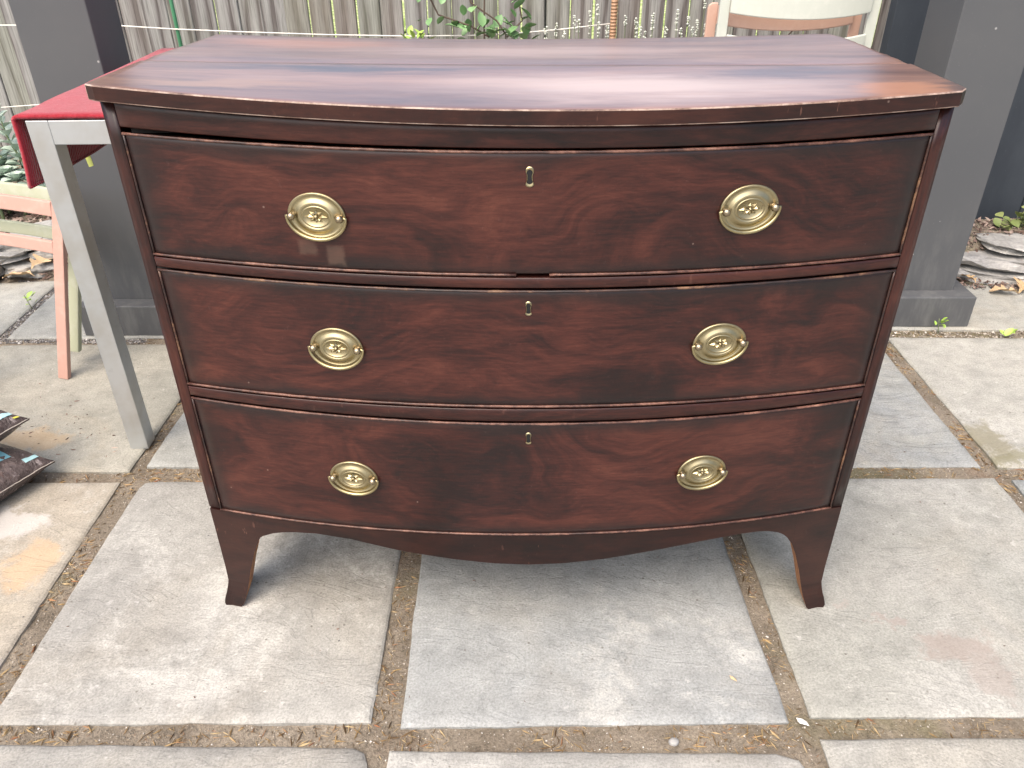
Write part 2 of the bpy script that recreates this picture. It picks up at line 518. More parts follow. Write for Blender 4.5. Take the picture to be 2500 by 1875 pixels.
def mk_fence(nt, p):
    O = coords(nt)
    rnd = NN(nt, 'ShaderNodeObjectInfo').outputs['Random']
    off = NN(nt, 'ShaderNodeCombineXYZ', {0: mth(nt, 'MULTIPLY', rnd, 37.0), 1: 0.0, 2: mth(nt, 'MULTIPLY', rnd, 91.0)}).outputs[0]
    P = vadd(nt, O, off)
    wv = NN(nt, 'ShaderNodeTexWave', {'Vector': mapv(nt, P, scale=(1, .1, .10)), 'Scale': 4.6, 'Distortion': 7.0, 'Detail': 4.0, 'Detail Scale': 1.4, 'Detail Roughness': .62}, bands_direction='X').outputs[1]
    g = noise(nt, mapv(nt, P, scale=(60, 10, 2.0)), 3.0, 5, .65).outputs[0]
    b = noise(nt, mapv(nt, P, scale=(1, 1, .5)), 5, 4, .6).outputs[0]
    c = ramp(nt, wv, [(.03, (.20, .175, .16)), (.2, (.34, .315, .29)), (.6, (.42, .40, .37)), (1.0, (.47, .455, .415))])
    gr = smooth(nt, mth(nt, 'ADD', mth(nt, 'MULTIPLY', rnd, .5), mth(nt, 'MULTIPLY', b, .7)), .50, .80)
    c = mixc(nt, mth(nt, 'MULTIPLY', gr, .42), c, (.36, .375, .27))
    c = mixc(nt, smooth(nt, mth(nt, 'FRACT', mth(nt, 'MULTIPLY', rnd, 7.3)), .6, 1.0, 0, .4), c, (.38, .31, .255))
    c = mixc(nt, .85, c, ramp(nt, g, [(.25, .15), (.5, .5), (.75, .70)]), 'OVERLAY')
    vo = NN(nt, 'ShaderNodeTexVoronoi', {'Vector': mapv(nt, P, scale=(1, .1, .45)), 'Scale': 7.0})
    kn = mth(nt, 'MULTIPLY', smooth(nt, vo.outputs['Distance'], .14, .05), smooth(nt, NN(nt, 'ShaderNodeSeparateColor', {0: vo.outputs['Color']}).outputs[0], .68, .72))
    c = mixc(nt, mth(nt, 'MULTIPLY', kn, .85), c, (.06, .045, .04))
    c = mixc(nt, 1.0, c, (.60, .63, .665), 'MULTIPLY')
    S(nt, p, col=c, rough=.9, spec=.15, nor=bump(nt, mth(nt, 'ADD', wv, g), .4, .003))
M_fence = material('weathered_board', mk_fence)

def mk_paint(name, c0, c1, c2):
    def fn(nt, p):
        P = coords(nt)
        n = noise(nt, P, 24, 5, .65).outputs[0]
        f = noise(nt, P, 120, 3, .6).outputs[0]
        c = mixc(nt, smooth(nt, n, .45, .7), c0, c1)
        c = mixc(nt, smooth(nt, f, .64, .74, 0, .35), c, c2)
        S(nt, p, col=c, rough=.6, spec=.3, nor=bump(nt, n, .08, .001))
    return material(name, fn)
M_green_chair = mk_paint('pale_sage_paint', (.36, .385, .28), (.40, .42, .33), (.26, .27, .19))
M_pink_chair = mk_paint('salmon_paint', (.43, .265, .22), (.47, .305, .255), (.33, .19, .155))
M_mint_chair = mk_paint('pale_mint_paint', (.50, .53, .475), (.54, .56, .505), (.42, .44, .40))
M_peach_chair = mk_paint('peach_paint', (.54, .35, .275), (.57, .385, .31), (.42, .25, .19))

def mk_slate(nt, p):
    P = coords(nt)
    rnd = NN(nt, 'ShaderNodeObjectInfo').outputs['Random']
    n = noise(nt, mapv(nt, P, scale=(1, 1, 5)), 14, 6, .65, .6).outputs[0]
    f = noise(nt, P, 90, 4, .65).outputs[0]
    c = ramp(nt, n, [(.3, (.13, .13, .13)), (.5, (.30, .30, .295)), (.7, (.48, .475, .455))])
    c = mixc(nt, mth(nt, 'MULTIPLY', rnd, .5), c, (.33, .325, .30))
    c = mixc(nt, .6, c, ramp(nt, f, [(.3, .35), (.7, .65)]), 'OVERLAY')
    S(nt, p, col=c, rough=.75, nor=bump(nt, mth(nt, 'ADD', n, mth(nt, 'MULTIPLY', f, .3)), .8, .006))
M_slate = material('split_slate', mk_slate)

def mk_var(name, stops, rough=.85, tex=60):
    def fn(nt, p):
        P = coords(nt)
        g = NN(nt, 'ShaderNodeNewGeometry').outputs['Random Per Island']
        c = ramp(nt, g, stops)
        n = noise(nt, P, tex, 3, .6).outputs[0]
        c = mixc(nt, .5, c, ramp(nt, n, [(.3, .35), (.7, .65)]), 'OVERLAY')
        S(nt, p, col=c, rough=rough, spec=.2)
    return material(name, fn)
M_chip = mk_var('bark_chip', [(0, (.055, .035, .028)), (.35, (.13, .085, .07)), (.65, (.22, .16, .135)), (1, (.36, .29, .245))])
M_straw = mk_var('straw_debris', [(0, (.07, .045, .025)), (.3, (.17, .11, .055)), (.6, (.33, .23, .11)), (.85, (.42, .33, .19)), (1, (.24, .10, .05))])
M_pebble = mk_var('grit', [(0, (.10, .085, .07)), (.4, (.22, .19, .15)), (.75, (.36, .33, .28)), (.93, (.46, .42, .37)), (1, (.68, .66, .62))])
M_gravel = mk_var('dark_gravel', [(0, (.05, .05, .055)), (.5, (.16, .155, .155)), (.85, (.34, .33, .32)), (1, (.6, .59, .57))])

def mk_leafm(name, c0, c1, rough=.5, trans=.0):
    def fn(nt, p):
        rnd = NN(nt, 'ShaderNodeObjectInfo').outputs['Random']
        P = coords(nt)
        n = noise(nt, P, 40, 3, .6).outputs[0]
        c = mixc(nt, mth(nt, 'ADD', mth(nt, 'MULTIPLY', rnd, .7), mth(nt, 'MULTIPLY', n, .35), clamp=True), c0, c1)
        S(nt, p, col=c, rough=rough, spec=.35)
        if trans:
            p.inputs['Subsurface Weight'].default_value = trans
            p.inputs['Subsurface Radius'].default_value = (.01, .02, .005)
    return material(name, fn)
M_succ = mk_leafm('glaucous_leaf', (.30, .40, .33), (.46, .55, .47), .55)
M_vine = mk_leafm('vine_leaf', (.12, .25, .10), (.22, .38, .17), .35)
M_lime = mk_leafm('lime_leaf', (.26, .42, .07), (.36, .52, .12), .4)
M_oliveleaf = mk_leafm('strawberry_leaf', (.13, .18, .055), (.27, .31, .12), .5)
M_oak = mk_leafm('dry_oak_leaf', (.40, .27, .135), (.56, .42, .27), .7)
M_stem = mk_leafm('brown_stem', (.07, .045, .035), (.12, .09, .07), .7)
M_gstem = mk_leafm('green_stem', (.12, .16, .08), (.18, .22, .11), .6)
M_flower = mk_leafm('white_floret', (.50, .54, .48), (.60, .63, .57), .6)

def mk_flat(name, c, rough=.6, metal=0.0):
    def fn(nt, p):
        P = coords(nt)
        n = noise(nt, P, 50, 3, .6).outputs[0]
        cc = mixc(nt, .35, c, ramp(nt, n, [(.3, .36), (.7, .64)]), 'OVERLAY')
        S(nt, p, col=cc, rough=rough, metal=metal)
    return material(name, fn)
M_string = mk_flat('white_string', (.72, .71, .66), .8)
M_greenstake = mk_flat('green_plastic_stake', (.05, .20, .10), .45)
def mk_bamboo(nt, p):
    P = coords(nt)
    z = NN(nt, 'ShaderNodeTexWave', {'Vector': P, 'Scale': 26.0, 'Distortion': .6}, bands_direction='Z').outputs[1]
    c = mixc(nt, z, (.33, .19, .11), (.42, .26, .16))
    S(nt, p, col=c, rough=.5, nor=bump(nt, z, .6, .004))
M_copper = material('ribbed_brown_stake', mk_bamboo)

def mk_lawn(nt, p):
    P = coords(nt)
    n = noise(nt, P, 8, 6, .7, .5).outputs[0]
    c = ramp(nt, n, [(.35, (.10, .17, .03)), (.5, (.30, .38, .12)), (.62, (.50, .53, .30))])  # grass colour lifted pale to stand for sunlight on it
    S(nt, p, col=c, rough=.9)
M_lawn = material('sun_tinted_lawn', mk_lawn)
M_hedge = mk_var('hedge_leaf', [(0, (.04, .08, .02)), (.5, (.10, .17, .04)), (1, (.24, .33, .10))])

def mk_bag(nt, p):
    P = coords(nt)
    n = noise(nt, P, 26, 6, .7, 1.2).outputs[0]
    m_ = noise(nt, mapv(nt, P, scale=(1, 2.4, 1.5), rot=(0, 0, .6)), 45, 5, .7).outputs[0]
    c = ramp(nt, n, [(.3, (.035, .027, .027)), (.5, (.085, .064, .062)), (.7, (.17, .13, .125))])
    c = mixc(nt, smooth(nt, m_, .56, .70, 0, .8), c, (.42, .37, .37))  # pale grey streaks painted as highlights on the glossy film
    r_ = noise(nt, mapv(nt, P, loc=(3, 1, 4)), 16, 4, .6).outputs[0]
    c = mixc(nt, smooth(nt, r_, .60, .70, 0, .4), c, (.19, .085, .05))
    S(nt, p, col=c, rough=.24, spec=.5, nor=bump(nt, mth(nt, 'ADD', n, mth(nt, 'MULTIPLY', m_, .5)), .9, .008))
M_bag = material('printed_mulch_film', mk_bag)
def mk_label(nt, p):
    P = coords(nt, 'UV')
    v = NN(nt, 'ShaderNodeTexWave', {'Vector': P, 'Scale': 9.0, 'Distortion': .8, 'Detail': 2.0}, bands_direction='X').outputs[1]
    s = NN(nt, 'ShaderNodeSeparateXYZ', {0: P})
    band = mth(nt, 'MULTIPLY', smooth(nt, s.outputs[1], .18, .20), smooth(nt, s.outputs[1], .82, .80))
    band = mth(nt, 'MULTIPLY', band, smooth(nt, s.outputs[0], .72, .70))
    c = mixc(nt, mth(nt, 'MULTIPLY', band, smooth(nt, v, .45, .55)), (.22, .50, .60), (.035, .06, .08))
    S(nt, p, col=c, rough=.3)
M_label = material('blue_printed_panel', mk_label)
M_cyan = mk_flat('pale_cyan_print', (.42, .68, .72), .35)
M_yellow = mk_flat('yellow_print', (.62, .60, .10), .35)
M_seam = mk_flat('pale_film_seam', (.42, .38, .34), .4)
M_ribbon = mk_flat('lime_ribbon', (.46, .52, .15), .35)

# ------------------------------------------------------------------ the ground
rng = random.Random(7)
def grid_obj(name, x0, x1, y0, y1, nx, ny, zf, mat, **k):
    V = [(x0 + (x1 - x0) * i / nx, y0 + (y1 - y0) * j / ny, 0) for j in range(ny + 1) for i in range(nx + 1)]
    V = [(x, y, zf(x, y)) for x, y, _ in V]
    F = [(j * (nx + 1) + i, j * (nx + 1) + i + 1, (j + 1) * (nx + 1) + i + 1, (j + 1) * (nx + 1) + i) for j in range(ny) for i in range(nx)]
    return mobj(name, V, F, mat, smooth_=True, **k)

# wide sheet to the horizon, under everything
M_paving = mk_stone('stone_plain', (.34, .33, .305), (.39, .375, .345), 14, white=.2, tanamt=.3)
g = grid_obj('ground', -120, 120, -120, 120, 8, 8, lambda x, y: -.06, M_paving)
tag(g, 'pale stone ground running out beyond the patio', kind='structure')
lawn = grid_obj('lawn', -9, 9, 2.56, 14, 8, 8, lambda x, y: -.03, M_lawn)
tag(lawn, 'green lawn painted sun-bright beyond the fence', kind='structure')

soil = grid_obj('joint_soil', -1.8, 1.8, -.55, 1.5, 330, 190, lambda x, y: -.0065 + .0035 * fbm(x * 9, y * 9, 1) + .0022 * fbm(x * 45, y * 45, 5), M_soil)
tag(soil, 'brown sandy soil filling the joints of the patio', kind='structure')

patio = empty('patio')
tag(patio, 'patio of large square bluestone flagstones with soil joints', kind='structure')
SLABS = []
def slab(cs, mat, clip=None, seed=0, nx=36, ny=36, th=.045, z=0.0, rough=.0012):
    """cs: corners bl, br, tr, tl"""
    SLABS.append([Vector((c[0], c[1])) for c in cs])
    cs = [Vector((c[0], c[1], 0)) for c in cs]
    L = []
    idx = {}
    V, F = [], []
    for j in range(ny + 1):
        for i in range(nx + 1):
            # cluster rows towards the border for a worn rounded edge
            u = 0 if i == 0 else 1 if i == nx else .006 + .988 * (i - 1) / (nx - 2)
            v = 0 if j == 0 else 1 if j == ny else .006 + .988 * (j - 1) / (ny - 2)
            p = cs[0] * (1 - u) * (1 - v) + cs[1] * u * (1 - v) + cs[2] * u * v + cs[3] * (1 - u) * v
            x, y = p.x, p.y
            eu = min(u, 1 - u)
            ev = min(v, 1 - v)
            if i in (0, 1, nx - 1, nx):
                x += .0026 * fbm(y * 9, seed, 3) + .0011 * fbm(y * 60, seed, 8)
            if j in (0, 1, ny - 1, ny):
                y += .0026 * fbm(x * 9, seed + 5, 3) + .0011 * fbm(x * 60, seed + 2, 8)
            if clip:
                for (k, r) in clip:
                    c = cs[k]
                    d = (Vector((x, y, 0)) - c)
                    ctr = (cs[0] + cs[1] + cs[2] + cs[3]) / 4
                    inw = (ctr - c).normalized()
                    t = d.length
                    if t < r * 1.6:
                        s = (r * 1.6 - t) * .42
                        x += inw.x * s
                        y += inw.y * s
            zz = z + rough * fbm(x * 5, y * 5, seed) + .0006 * fbm(x * 30, y * 30, seed)
            if i in (0, nx) or j in (0, ny):
                zz -= .0028
            V.append((x, y, zz))
    n1 = nx + 1
    F = [(j * n1 + i, j * n1 + i + 1, (j + 1) * n1 + i + 1, (j + 1) * n1 + i) for j in range(ny) for i in range(nx)]
    ring = [i for i in range(n1)] + [j * n1 + nx for j in range(1, ny + 1)] + [ny * n1 + i for i in range(nx - 1, -1, -1)] + [j * n1 for j in range(ny - 1, 0, -1)]
    b = len(V)
    for q in ring:
        x, y, zz = V[q]
        V.append((x, y, z - th))
    k = len(ring)
    for i in range(k):
        F.append((ring[i], b + i, b + (i + 1) % k, ring[(i + 1) % k]))
    o = mobj('flagstone', V, F, mat, patio, smooth_=True)
    for pl in o.data.polygons:
        if abs(pl.normal.z) < .9:
            pl.use_smooth = False
    return o

def rect(x0, x1, y0, y1):
    return [(x0, y0), (x1, y0), (x1, y1), (x0, y1)]

WARM, COOL, GREEN, TAN = (.385, .370, .335), (.315, .328, .335), (.345, .345, .315), (.385, .345, .285)
st_A = mk_stone('stone_bloom', (.335, .325, .305), (.40, .39, .365), 1, white=.55, tanamt=.2)
st_B = mk_stone('stone_tan', (.40, .355, .295), (.43, .39, .33), 2, white=.55, tanamt=.5, stains=((-.955, .085, .060, .075, (.46, .33, .20), .6), (-1.05, .20, .09, .05, (.52, .51, .50), .6)))
st_C = mk_stone('stone_blue', (.305, .318, .322), (.365, .372, .368), 3, white=.45, tanamt=.12)
st_D = mk_stone('stone_green', (.355, .352, .322), (.40, .392, .365), 4, white=.35, tanamt=.15, stains=((.735, -.10, .075, .045, (.27, .225, .20), .6), (.78, -.17, .05, .05, (.275, .235, .21), .5), (.645, -.035, .028, .012, (.27, .235, .215), .7), (.58, .0, .024, .007, (.31, .27, .245), .5)))
st_E = mk_stone('stone_front_left', (.33, .32, .30), (.375, .362, .335), 5, white=.25, tanamt=.2)
st_F = mk_stone('stone_front_middle', (.345, .34, .325), (.40, .39, .37), 6, white=.4, tanamt=.2)
st_G = mk_stone('stone_front_right', (.345, .34, .318), (.40, .39, .36), 7, white=.2, tanamt=.2)
st_H = mk_stone('stone_cleft_blue', (.335, .345, .345), (.41, .405, .37), 8, white=.2, tanamt=.35, cleft=1.1)
st_I = mk_stone('stone_pale', (.42, .41, .375), (.46, .445, .405), 9, white=.4, tanamt=.15, cleft=.5, stains=((1.095, .50, .05, .10, (.20, .185, .125), .75), (1.12, .43, .10, .035, (.19, .18, .115), .7)))
st_K = mk_stone('stone_beige', (.345, .335, .295), (.40, .38, .33), 10, white=.1, tanamt=.35, stains=((-1.16, .50, .095, .055, (.42, .29, .15), .45),))
st_L = mk_stone('stone_rear_grey', (.33, .335, .325), (.37, .372, .35), 11, white=.15, tanamt=.1)
st_M = mk_stone('stone_rear_light', (.40, .40, .375), (.45, .435, .39), 12, white=.2, tanamt=.25)
# front row
slab([(-1.02, -.90), (-.225, -.90), (-.232, -.290), (-1.02, -.286)], st_E, clip=[(2, .018)], seed=1)
slab([(-.200, -.90), (.425, -.90), (.418, -.295), (-.205, -.295)], st_F, clip=[(2, .022)], seed=2)
slab([(.448, -.90), (1.08, -.90), (1.07, -.265), (.452, -.270)], st_G, seed=3)
# row with the chest
slab([(-1.50, -.262), (-.880, -.256), (-.891, .343), (-1.50, .338)], st_B, seed=4)
slab([(-.838, -.254), (-.240, -.247), (-.244, .347), (-.842, .347)], st_A, clip=[(3, .016)], seed=5)
slab([(-.192, -.255), (.413, -.242), (.393, .347), (-.204, .347)], st_C, seed=6)
slab([(.449, -.233), (1.055, -.228), (1.040, .363), (.437, .363)], st_D, seed=7)
slab([(1.085, -.25), (1.69, -.25), (1.69, .36), (1.075, .36)], st_C, seed=8)
# row behind it
slab([(-1.505, .381), (-.886, .381), (-.878, .975), (-1.505, .965)], st_K, seed=9)
slab([(-.856, .400), (-.24, .395), (-.24, .965), (-.846, .965)], st_L, seed=10)
slab([(-.20, .395), (.41, .395), (.41, .965), (-.20, .965)], st_M, seed=11, nx=12, ny=12)
slab([(.45, .402), (1.030, .405), (1.020, .985), (.45, .985)], st_H, seed=12)
slab([(1.070, .402), (1.68, .402), (1.68, 1.008), (1.062, 1.014)], st_I, seed=13)
# back row
slab([(-1.514, 1.006), (-.90, 1.014), (-.90, 1.40), (-1.538, 1.40)], st_L, seed=14)
slab([(-2.15, 1.010), (-1.545, 1.022), (-1.560, 1.415), (-2.15, 1.35)], st_M, seed=15)
slab([(-.86, 1.014), (-.25, 1.014), (-.25, 1.40), (-.86, 1.40)], st_K, seed=16, nx=12, ny=12)
slab([(-.21, 1.014), (.40, 1.014), (.40, 1.40), (-.21, 1.40)], st_M, seed=17, nx=12, ny=12)
slab([(.44, 1.03), (1.02, 1.03), (1.02, 1.40), (.44, 1.40)], st_L, seed=18, nx=12, ny=12)
slab([(1.06, 1.066), (1.92, 1.050), (1.92, 1.33), (1.06, 1.42)], st_M, seed=19)
slab([(-2.15, .38), (-1.545, .381), (-1.545, .965), (-2.15, .965)], st_E, seed=20, nx=12, ny=12)

def inslab(x, y, m=0.0):
    for q in SLABS:
        ok = True
        for i in range(4):
            a, b = q[i], q[(i + 1) % 4]
            if (b.x - a.x) * (y - a.y) - (b.y - a.y) * (x - a.x) < m * (b - a).length:
                ok = False
                break
        if ok:
            return True
    return False

def soilz(x, y):
    return -.0065 + .0035 * fbm(x * 9, y * 9, 1) + .0022 * fbm(x * 45, y * 45, 5)

def bit(V, F, x, y, z, a, l, wd, h, tilt=0.0):
    """six-sided splinter"""
    ca, sa = cos(a), sin(a)
    o = len(V)
    for (u, v, t) in ((-.5, 0, .2), (-.15, -.5, 0), (.5, -.1, .3), (.2, .5, 0), (-.1, .1, 1), (0, 0, -.6)):
        px, py = u * l, v * wd
        V.append((x + px * ca - py * sa, y + px * sa + py * ca, z + t * h + u * l * tilt))
    F += [(o, o + 1, o + 4), (o + 1, o + 2, o + 4), (o + 2, o + 3, o + 4), (o + 3, o, o + 4), (o + 1, o, o + 5), (o + 2, o + 1, o + 5), (o + 3, o + 2, o + 5), (o, o + 3, o + 5)]

def scatter(name, count, region, size, mat, label, onslab=False, zb=None, seed=1, density=None, elong=(1, 1), hh=.4, tilt=0.0):
    rg = random.Random(seed)
    V, F = [], []
    k = 0
    tries = 0
    while k < count and tries < count * 60:
        tries += 1
        x = rg.uniform(region[0], region[1])
        y = rg.uniform(region[2], region[3])
        ins = inslab(x, y, -.002)
        if ins != onslab and zb is None:
            continue
        if density and rg.random() > density(x, y):
            continue
        l = rg.uniform(*size) * (rg.random() ** 1.2 * .8 + .4)
        e = rg.uniform(*elong)
        z = (zb(x, y) if zb else (.0 if ins else soilz(x, y) + .0015))
        bit(V, F, x, y, z, rg.uniform(0, 2 * pi), l, l / e, l / e * hh, rg.uniform(-tilt, tilt))
        k += 1
    o = mobj(name, V, F, mat)
    tag(o, label, kind='stuff')
    return o

clump = lambda x, y: max(0.02, min(1, .5 + 1.6 * fbm(x * 7, y * 7, 2)))
scatter('joint_grit', 9000, (-1.1, 1.25, -.34, 1.05), (.0016, .0042), M_pebble, 'tiny stones and grit lying in the patio joints', seed=3, elong=(1, 1.6), hh=.5)
scatter('joint_straw', 4200, (-1.1, 1.25, -.34, 1.05), (.007, .022), M_straw, 'dry straw and pine needle bits in the patio joints', seed=4, elong=(6, 14), hh=1.0, density=clump, tilt=.25)
scatter('joint_gravel', 2600, (-1.7, -1.1, .98, 1.42), (.004, .009), M_gravel, 'dark gravel filling the rear left patio joints', seed=5, elong=(1, 1.7), hh=.5)
scatter('joint_chips', 900, (.95, 1.75, .98, 1.09), (.005, .012), M_pebble, 'pale chips and gravel in the joint before the right post', seed=6, elong=(1, 2.2), hh=.5)
scatter('slab_crumbs', 260, (-1.3, 1.4, -.3, 1.2), (.002, .007), M_chip, 'dark crumbs and seeds scattered on the flagstones', onslab=True, seed=8, elong=(1.5, 4), hh=.5)
scatter('slab_crumbs_left', 90, (-1.25, -.95, .42, .70), (.003, .016), M_chip, 'dark bark crumbs beside the mulch bags', onslab=True, seed=9, elong=(2, 5), hh=.4)
scatter('slab_grains', 160, (-1.2, 1.2, -.3, 1.0), (.002, .005), M_gravel, 'pale grains scattered on the flagstones', onslab=True, seed=12, elong=(1, 2), hh=.5)

# planting beds behind the patio
def bedz(x, y):
    t = max(0.0, min(1.0, (y - 1.42 - .0 * x) / .12))
    return -.02 + .135 * t * t * (3 - 2 * t) + .012 * fbm(x * 6, y * 6, 4)
bed = grid_obj('planting_bed', -3.0, 3.0, 1.40, 2.62, 150, 34, bedz, M_soil)
tag(bed, 'brown soil bed running along the fence behind the patio', kind='structure')
def mulch_mask(x, y):
    return 1.0
scatter('bark_mulch', 3800, (-2.3, -1.15, 1.39, 2.1), (.014, .042), M_chip, 'bark chip mulch over the left bed', zb=lambda x, y: bedz(x, y) + .006, seed=10, elong=(1.4, 3.0), hh=.22, tilt=.5)
scatter('bark_mulch', 1500, (1.30, 2.1, 1.33, 1.66), (.012, .034), M_chip, 'bark chip mulch beside the dark wall on the right', zb=lambda x, y: max(.0, bedz(x, y)) + .006, seed=11, elong=(1.4, 3.0), hh=.22, tilt=.5)

# ------------------------------------------------------------------ fence
FY = 2.5
fence = empty('board_fence', (0, FY, 0))
tag(fence, 'weathered grey vertical board fence behind the patio', 'fence')
PITCH = .0965
fr = random.Random(21)
def board_mesh(seed, wd):
    rg = random.Random(seed)
    V, F = [], []
    rows = 9
    H = 1.22
    for j in range(rows + 1):
        z = .02 + (H - .02) * j / rows
        dx = .0022 * fbm(seed * 3.3, z * 2.2, 1)
        dy = .004 * fbm(seed * 1.3, z * 1.1, 7)
        tl = .003 * sin(seed)
        for (sx, sy) in ((-1, 0), (1, 0), (1, 1), (-1, 1)):
            V.append((sx * wd / 2 + dx + .0012 * fbm(z * 9, sx * 3 + seed, 2), dy + sy * .017 + sx * tl, z))
    for j in range(rows):
        for i in range(4):
            a = j * 4 + i
            b = j * 4 + (i + 1) % 4
            F.append((a, b, b + 4, a + 4))
    F.append((0, 3, 2, 1))
    F.append(tuple(rows * 4 + i for i in range(4)))
    return V, F
x = -2.75
i = 0
while x < 2.3:
    gap = .0016 + .001 * fr.random()
    if -1.0 < x < 1.15 and fr.random() < .8:
        gap = fr.uniform(.0045, .0085)
    V, F = board_mesh(i + 1, PITCH - gap)
    mobj('board', V, F, M_fence, fence, bev=.0035, loc=(x, fr.uniform(-.002, .002), 0), rot=(0, fr.uniform(-.004, .004), 0))
    x += PITCH
    i += 1
for z in (.35, 1.06):
    boxo('rail', (-2.8, 2.3, .026, .064, z - .045 - .1, z + .045 - .1), M_fence, fence, bev=.003)
for px in (-2.2, .12, 2.2):
    boxo('post', (px - .045, px + .045, .066, .156, 0, 1.18), M_fence, fence, bev=.003)

# growth beyond the fence, glimpsed through the gaps
rg = random.Random(5)
V, F = [], []
for k in range(2600):
    px = rg.uniform(-1.8, 1.8)
    py = rg.uniform(2.95, 3.9)
    pz = rg.uniform(-.05, .55) * rg.random()
    bit(V, F, px, py, pz, rg.uniform(0, 6.3), rg.uniform(.04, .09), .035, .012, rg.uniform(-1, 1))
hz = mobj('neighbour_shrubs', V, F, M_hedge)
tag(hz, 'leafy growth glimpsed through the gaps of the fence', kind='stuff')

# dark wall on the right
wallR = empty('shed_wall', (0, 0, 0))
tag(wallR, 'dark navy painted wall behind the right post', 'wall')
wy = 1.68
for k in range(7):
    x0 = 1.155 + k * .30
    boxo('panel', (x0, x0 + .297, wy, wy + .05, -.03, 2.3), M_navy, wallR, bev=.002)

# ------------------------------------------------------------------ posts
def pergola_post(loc, wx, wy_, label, base):
    o = empty('pergola_post', loc)
    tag(o, label, 'post', 'charcoal posts of the patio')
    boxo('shaft', (-wx / 2, wx / 2, -wy_ / 2, wy_ / 2, .094, 2.6), M_post_paint, o, bev=.003)
    bx, by = base
    boxo('plinth', (-wx / 2 - bx, wx / 2 + bx, -wy_ / 2 - by, wy_ / 2 + by, .0, .096), M_post_paint, o, bev=.003)
    return o
pergola_post((-1.146, 1.150, .0), .186, .160, 'charcoal square post on a plinth behind the red-clothed table', (.048, .050))
pergola_post((1.178, 1.220, .0), .196, .185, 'charcoal square post on a plinth right of the chest', (.048, .050))

# ------------------------------------------------------------------ chest of drawers
h, B = .5285, .0706
def yf(x):
    return -B * (1 - (x / .53) ** 2)
def q3(x, l, c, r, s=.51):
    """quadratic through heights at left, centre, right"""
    t = x / s
    return c + (r - l) / 2 * t + ((l + r) / 2 - c) * t * t
chest = empty('chest_of_drawers')
tag(chest, 'antique bow-front mahogany chest of three long drawers with brass oval handles', 'chest of drawers')

def bow(name, x0, x1, zlo, zhi, off, thick, mat, parent=chest, nx=56, nz=1, bev=.0012, edge=False, zsub=None):
    """curved board: front follows the bow, offset 'off' towards the viewer"""
    V, F = [], []
    ed = []
    nz = max(1, nz)
    for side in (0, 1):
        for j in range(nz + 1):
            for i in range(nx + 1):
                x = x0 + (x1 - x0) * i / nx
                a, b = zlo(x), zhi(x)
                z = a + (b - a) * j / nz
                y = yf(x) - off + (thick if side else 0)
                V.append((x, y, z))
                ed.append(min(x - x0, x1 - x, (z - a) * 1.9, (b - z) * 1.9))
    n1 = nx + 1
    o2 = n1 * (nz + 1)
    for j in range(nz):
        for i in range(nx):
            a = j * n1 + i
            F.append((a, a + 1, a + 1 + n1, a + n1))
            F.append((o2 + a + 1, o2 + a, o2 + a + n1, o2 + a + 1 + n1))
    for i in range(nx):
        F.append((i + 1, i, o2 + i, o2 + i + 1))
        t = nz * n1
        F.append((t + i, t + i + 1, o2 + t + i + 1, o2 + t + i))
    for j in range(nz):
        a = j * n1
        F.append((a, a + n1, o2 + a + n1, o2 + a))
        b = a + nx
        F.append((b + n1, b, o2 + b, o2 + b + n1))
    o = mobj(name, V, F, mat, parent, bev=bev)
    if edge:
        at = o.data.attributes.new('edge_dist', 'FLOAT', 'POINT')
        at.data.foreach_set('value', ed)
    for pl in o.data.polygons:
        pl.use_smooth = abs(pl.normal.z) < .5 and abs(pl.normal.x) < .6
    return o

# horizontal lines of the front (left, centre, right heights)
L_slab_b = lambda x: q3(x, .8822, .8665, .8712, .53)
L_fr_b = lambda x: q3(x, .8510, .8402, .8447)
L1t = lambda x: q3(x, .8452, .8383, .8420)
L1b = lambda x: q3(x, .6795, .6765, .6780)
L2t = lambda x: q3(x, .6605, .6570, .6585)
L2b = lambda x: q3(x, .4712, .4728, .4700)
L3t = lambda x: q3(x, .4497, .4462, .4485)
L3b = lambda x: q3(x, .2235, .2285, .2305)
s = .5085
g_ = .0012
# stiles
for sx in (-1, 1):
    xa, xb = sorted((sx * (s + g_), sx * h))
    bow('stile', xa, xb, lambda x: .2262, lambda x: L_slab_b(x) - .0005, 0, .03, M_stile, nx=3, nz=12, bev=0)
    V, F = box(min(sx * h, sx * (h - .018)), max(sx * h, sx * (h - .018)), .031, .468, .13, .864)
    mobj('side_panel', V, F, M_stile, chest, bev=.002)
bow('frieze', -s - g_ * .6, s + g_ * .6, lambda x: L_fr_b(x), lambda x: L_slab_b(x) - .0005, .001, .022, M_frieze, nz=3)
bow('rail', -s - g_ * .6, s + g_ * .6, lambda x: L2t(x) + .0022, lambda x: L1b(x) - .0022, .001, .05, M_rail, nz=2)
bow('rail', -s - g_ * .6, s + g_ * .6, lambda x: L3t(x) + .0020, lambda x: L2b(x) - .0032, .001, .05, M_rail, nz=2)
boxo('back_panel', (-h + .02, h - .02, .452, .466, .13, .86), M_inside, chest)
for zz in (.665, .458, .21):
    boxo('dust_board', (-h + .02, h - .02, -.005, .45, zz - .006, zz + .002), M_inside, chest, bev=.0)

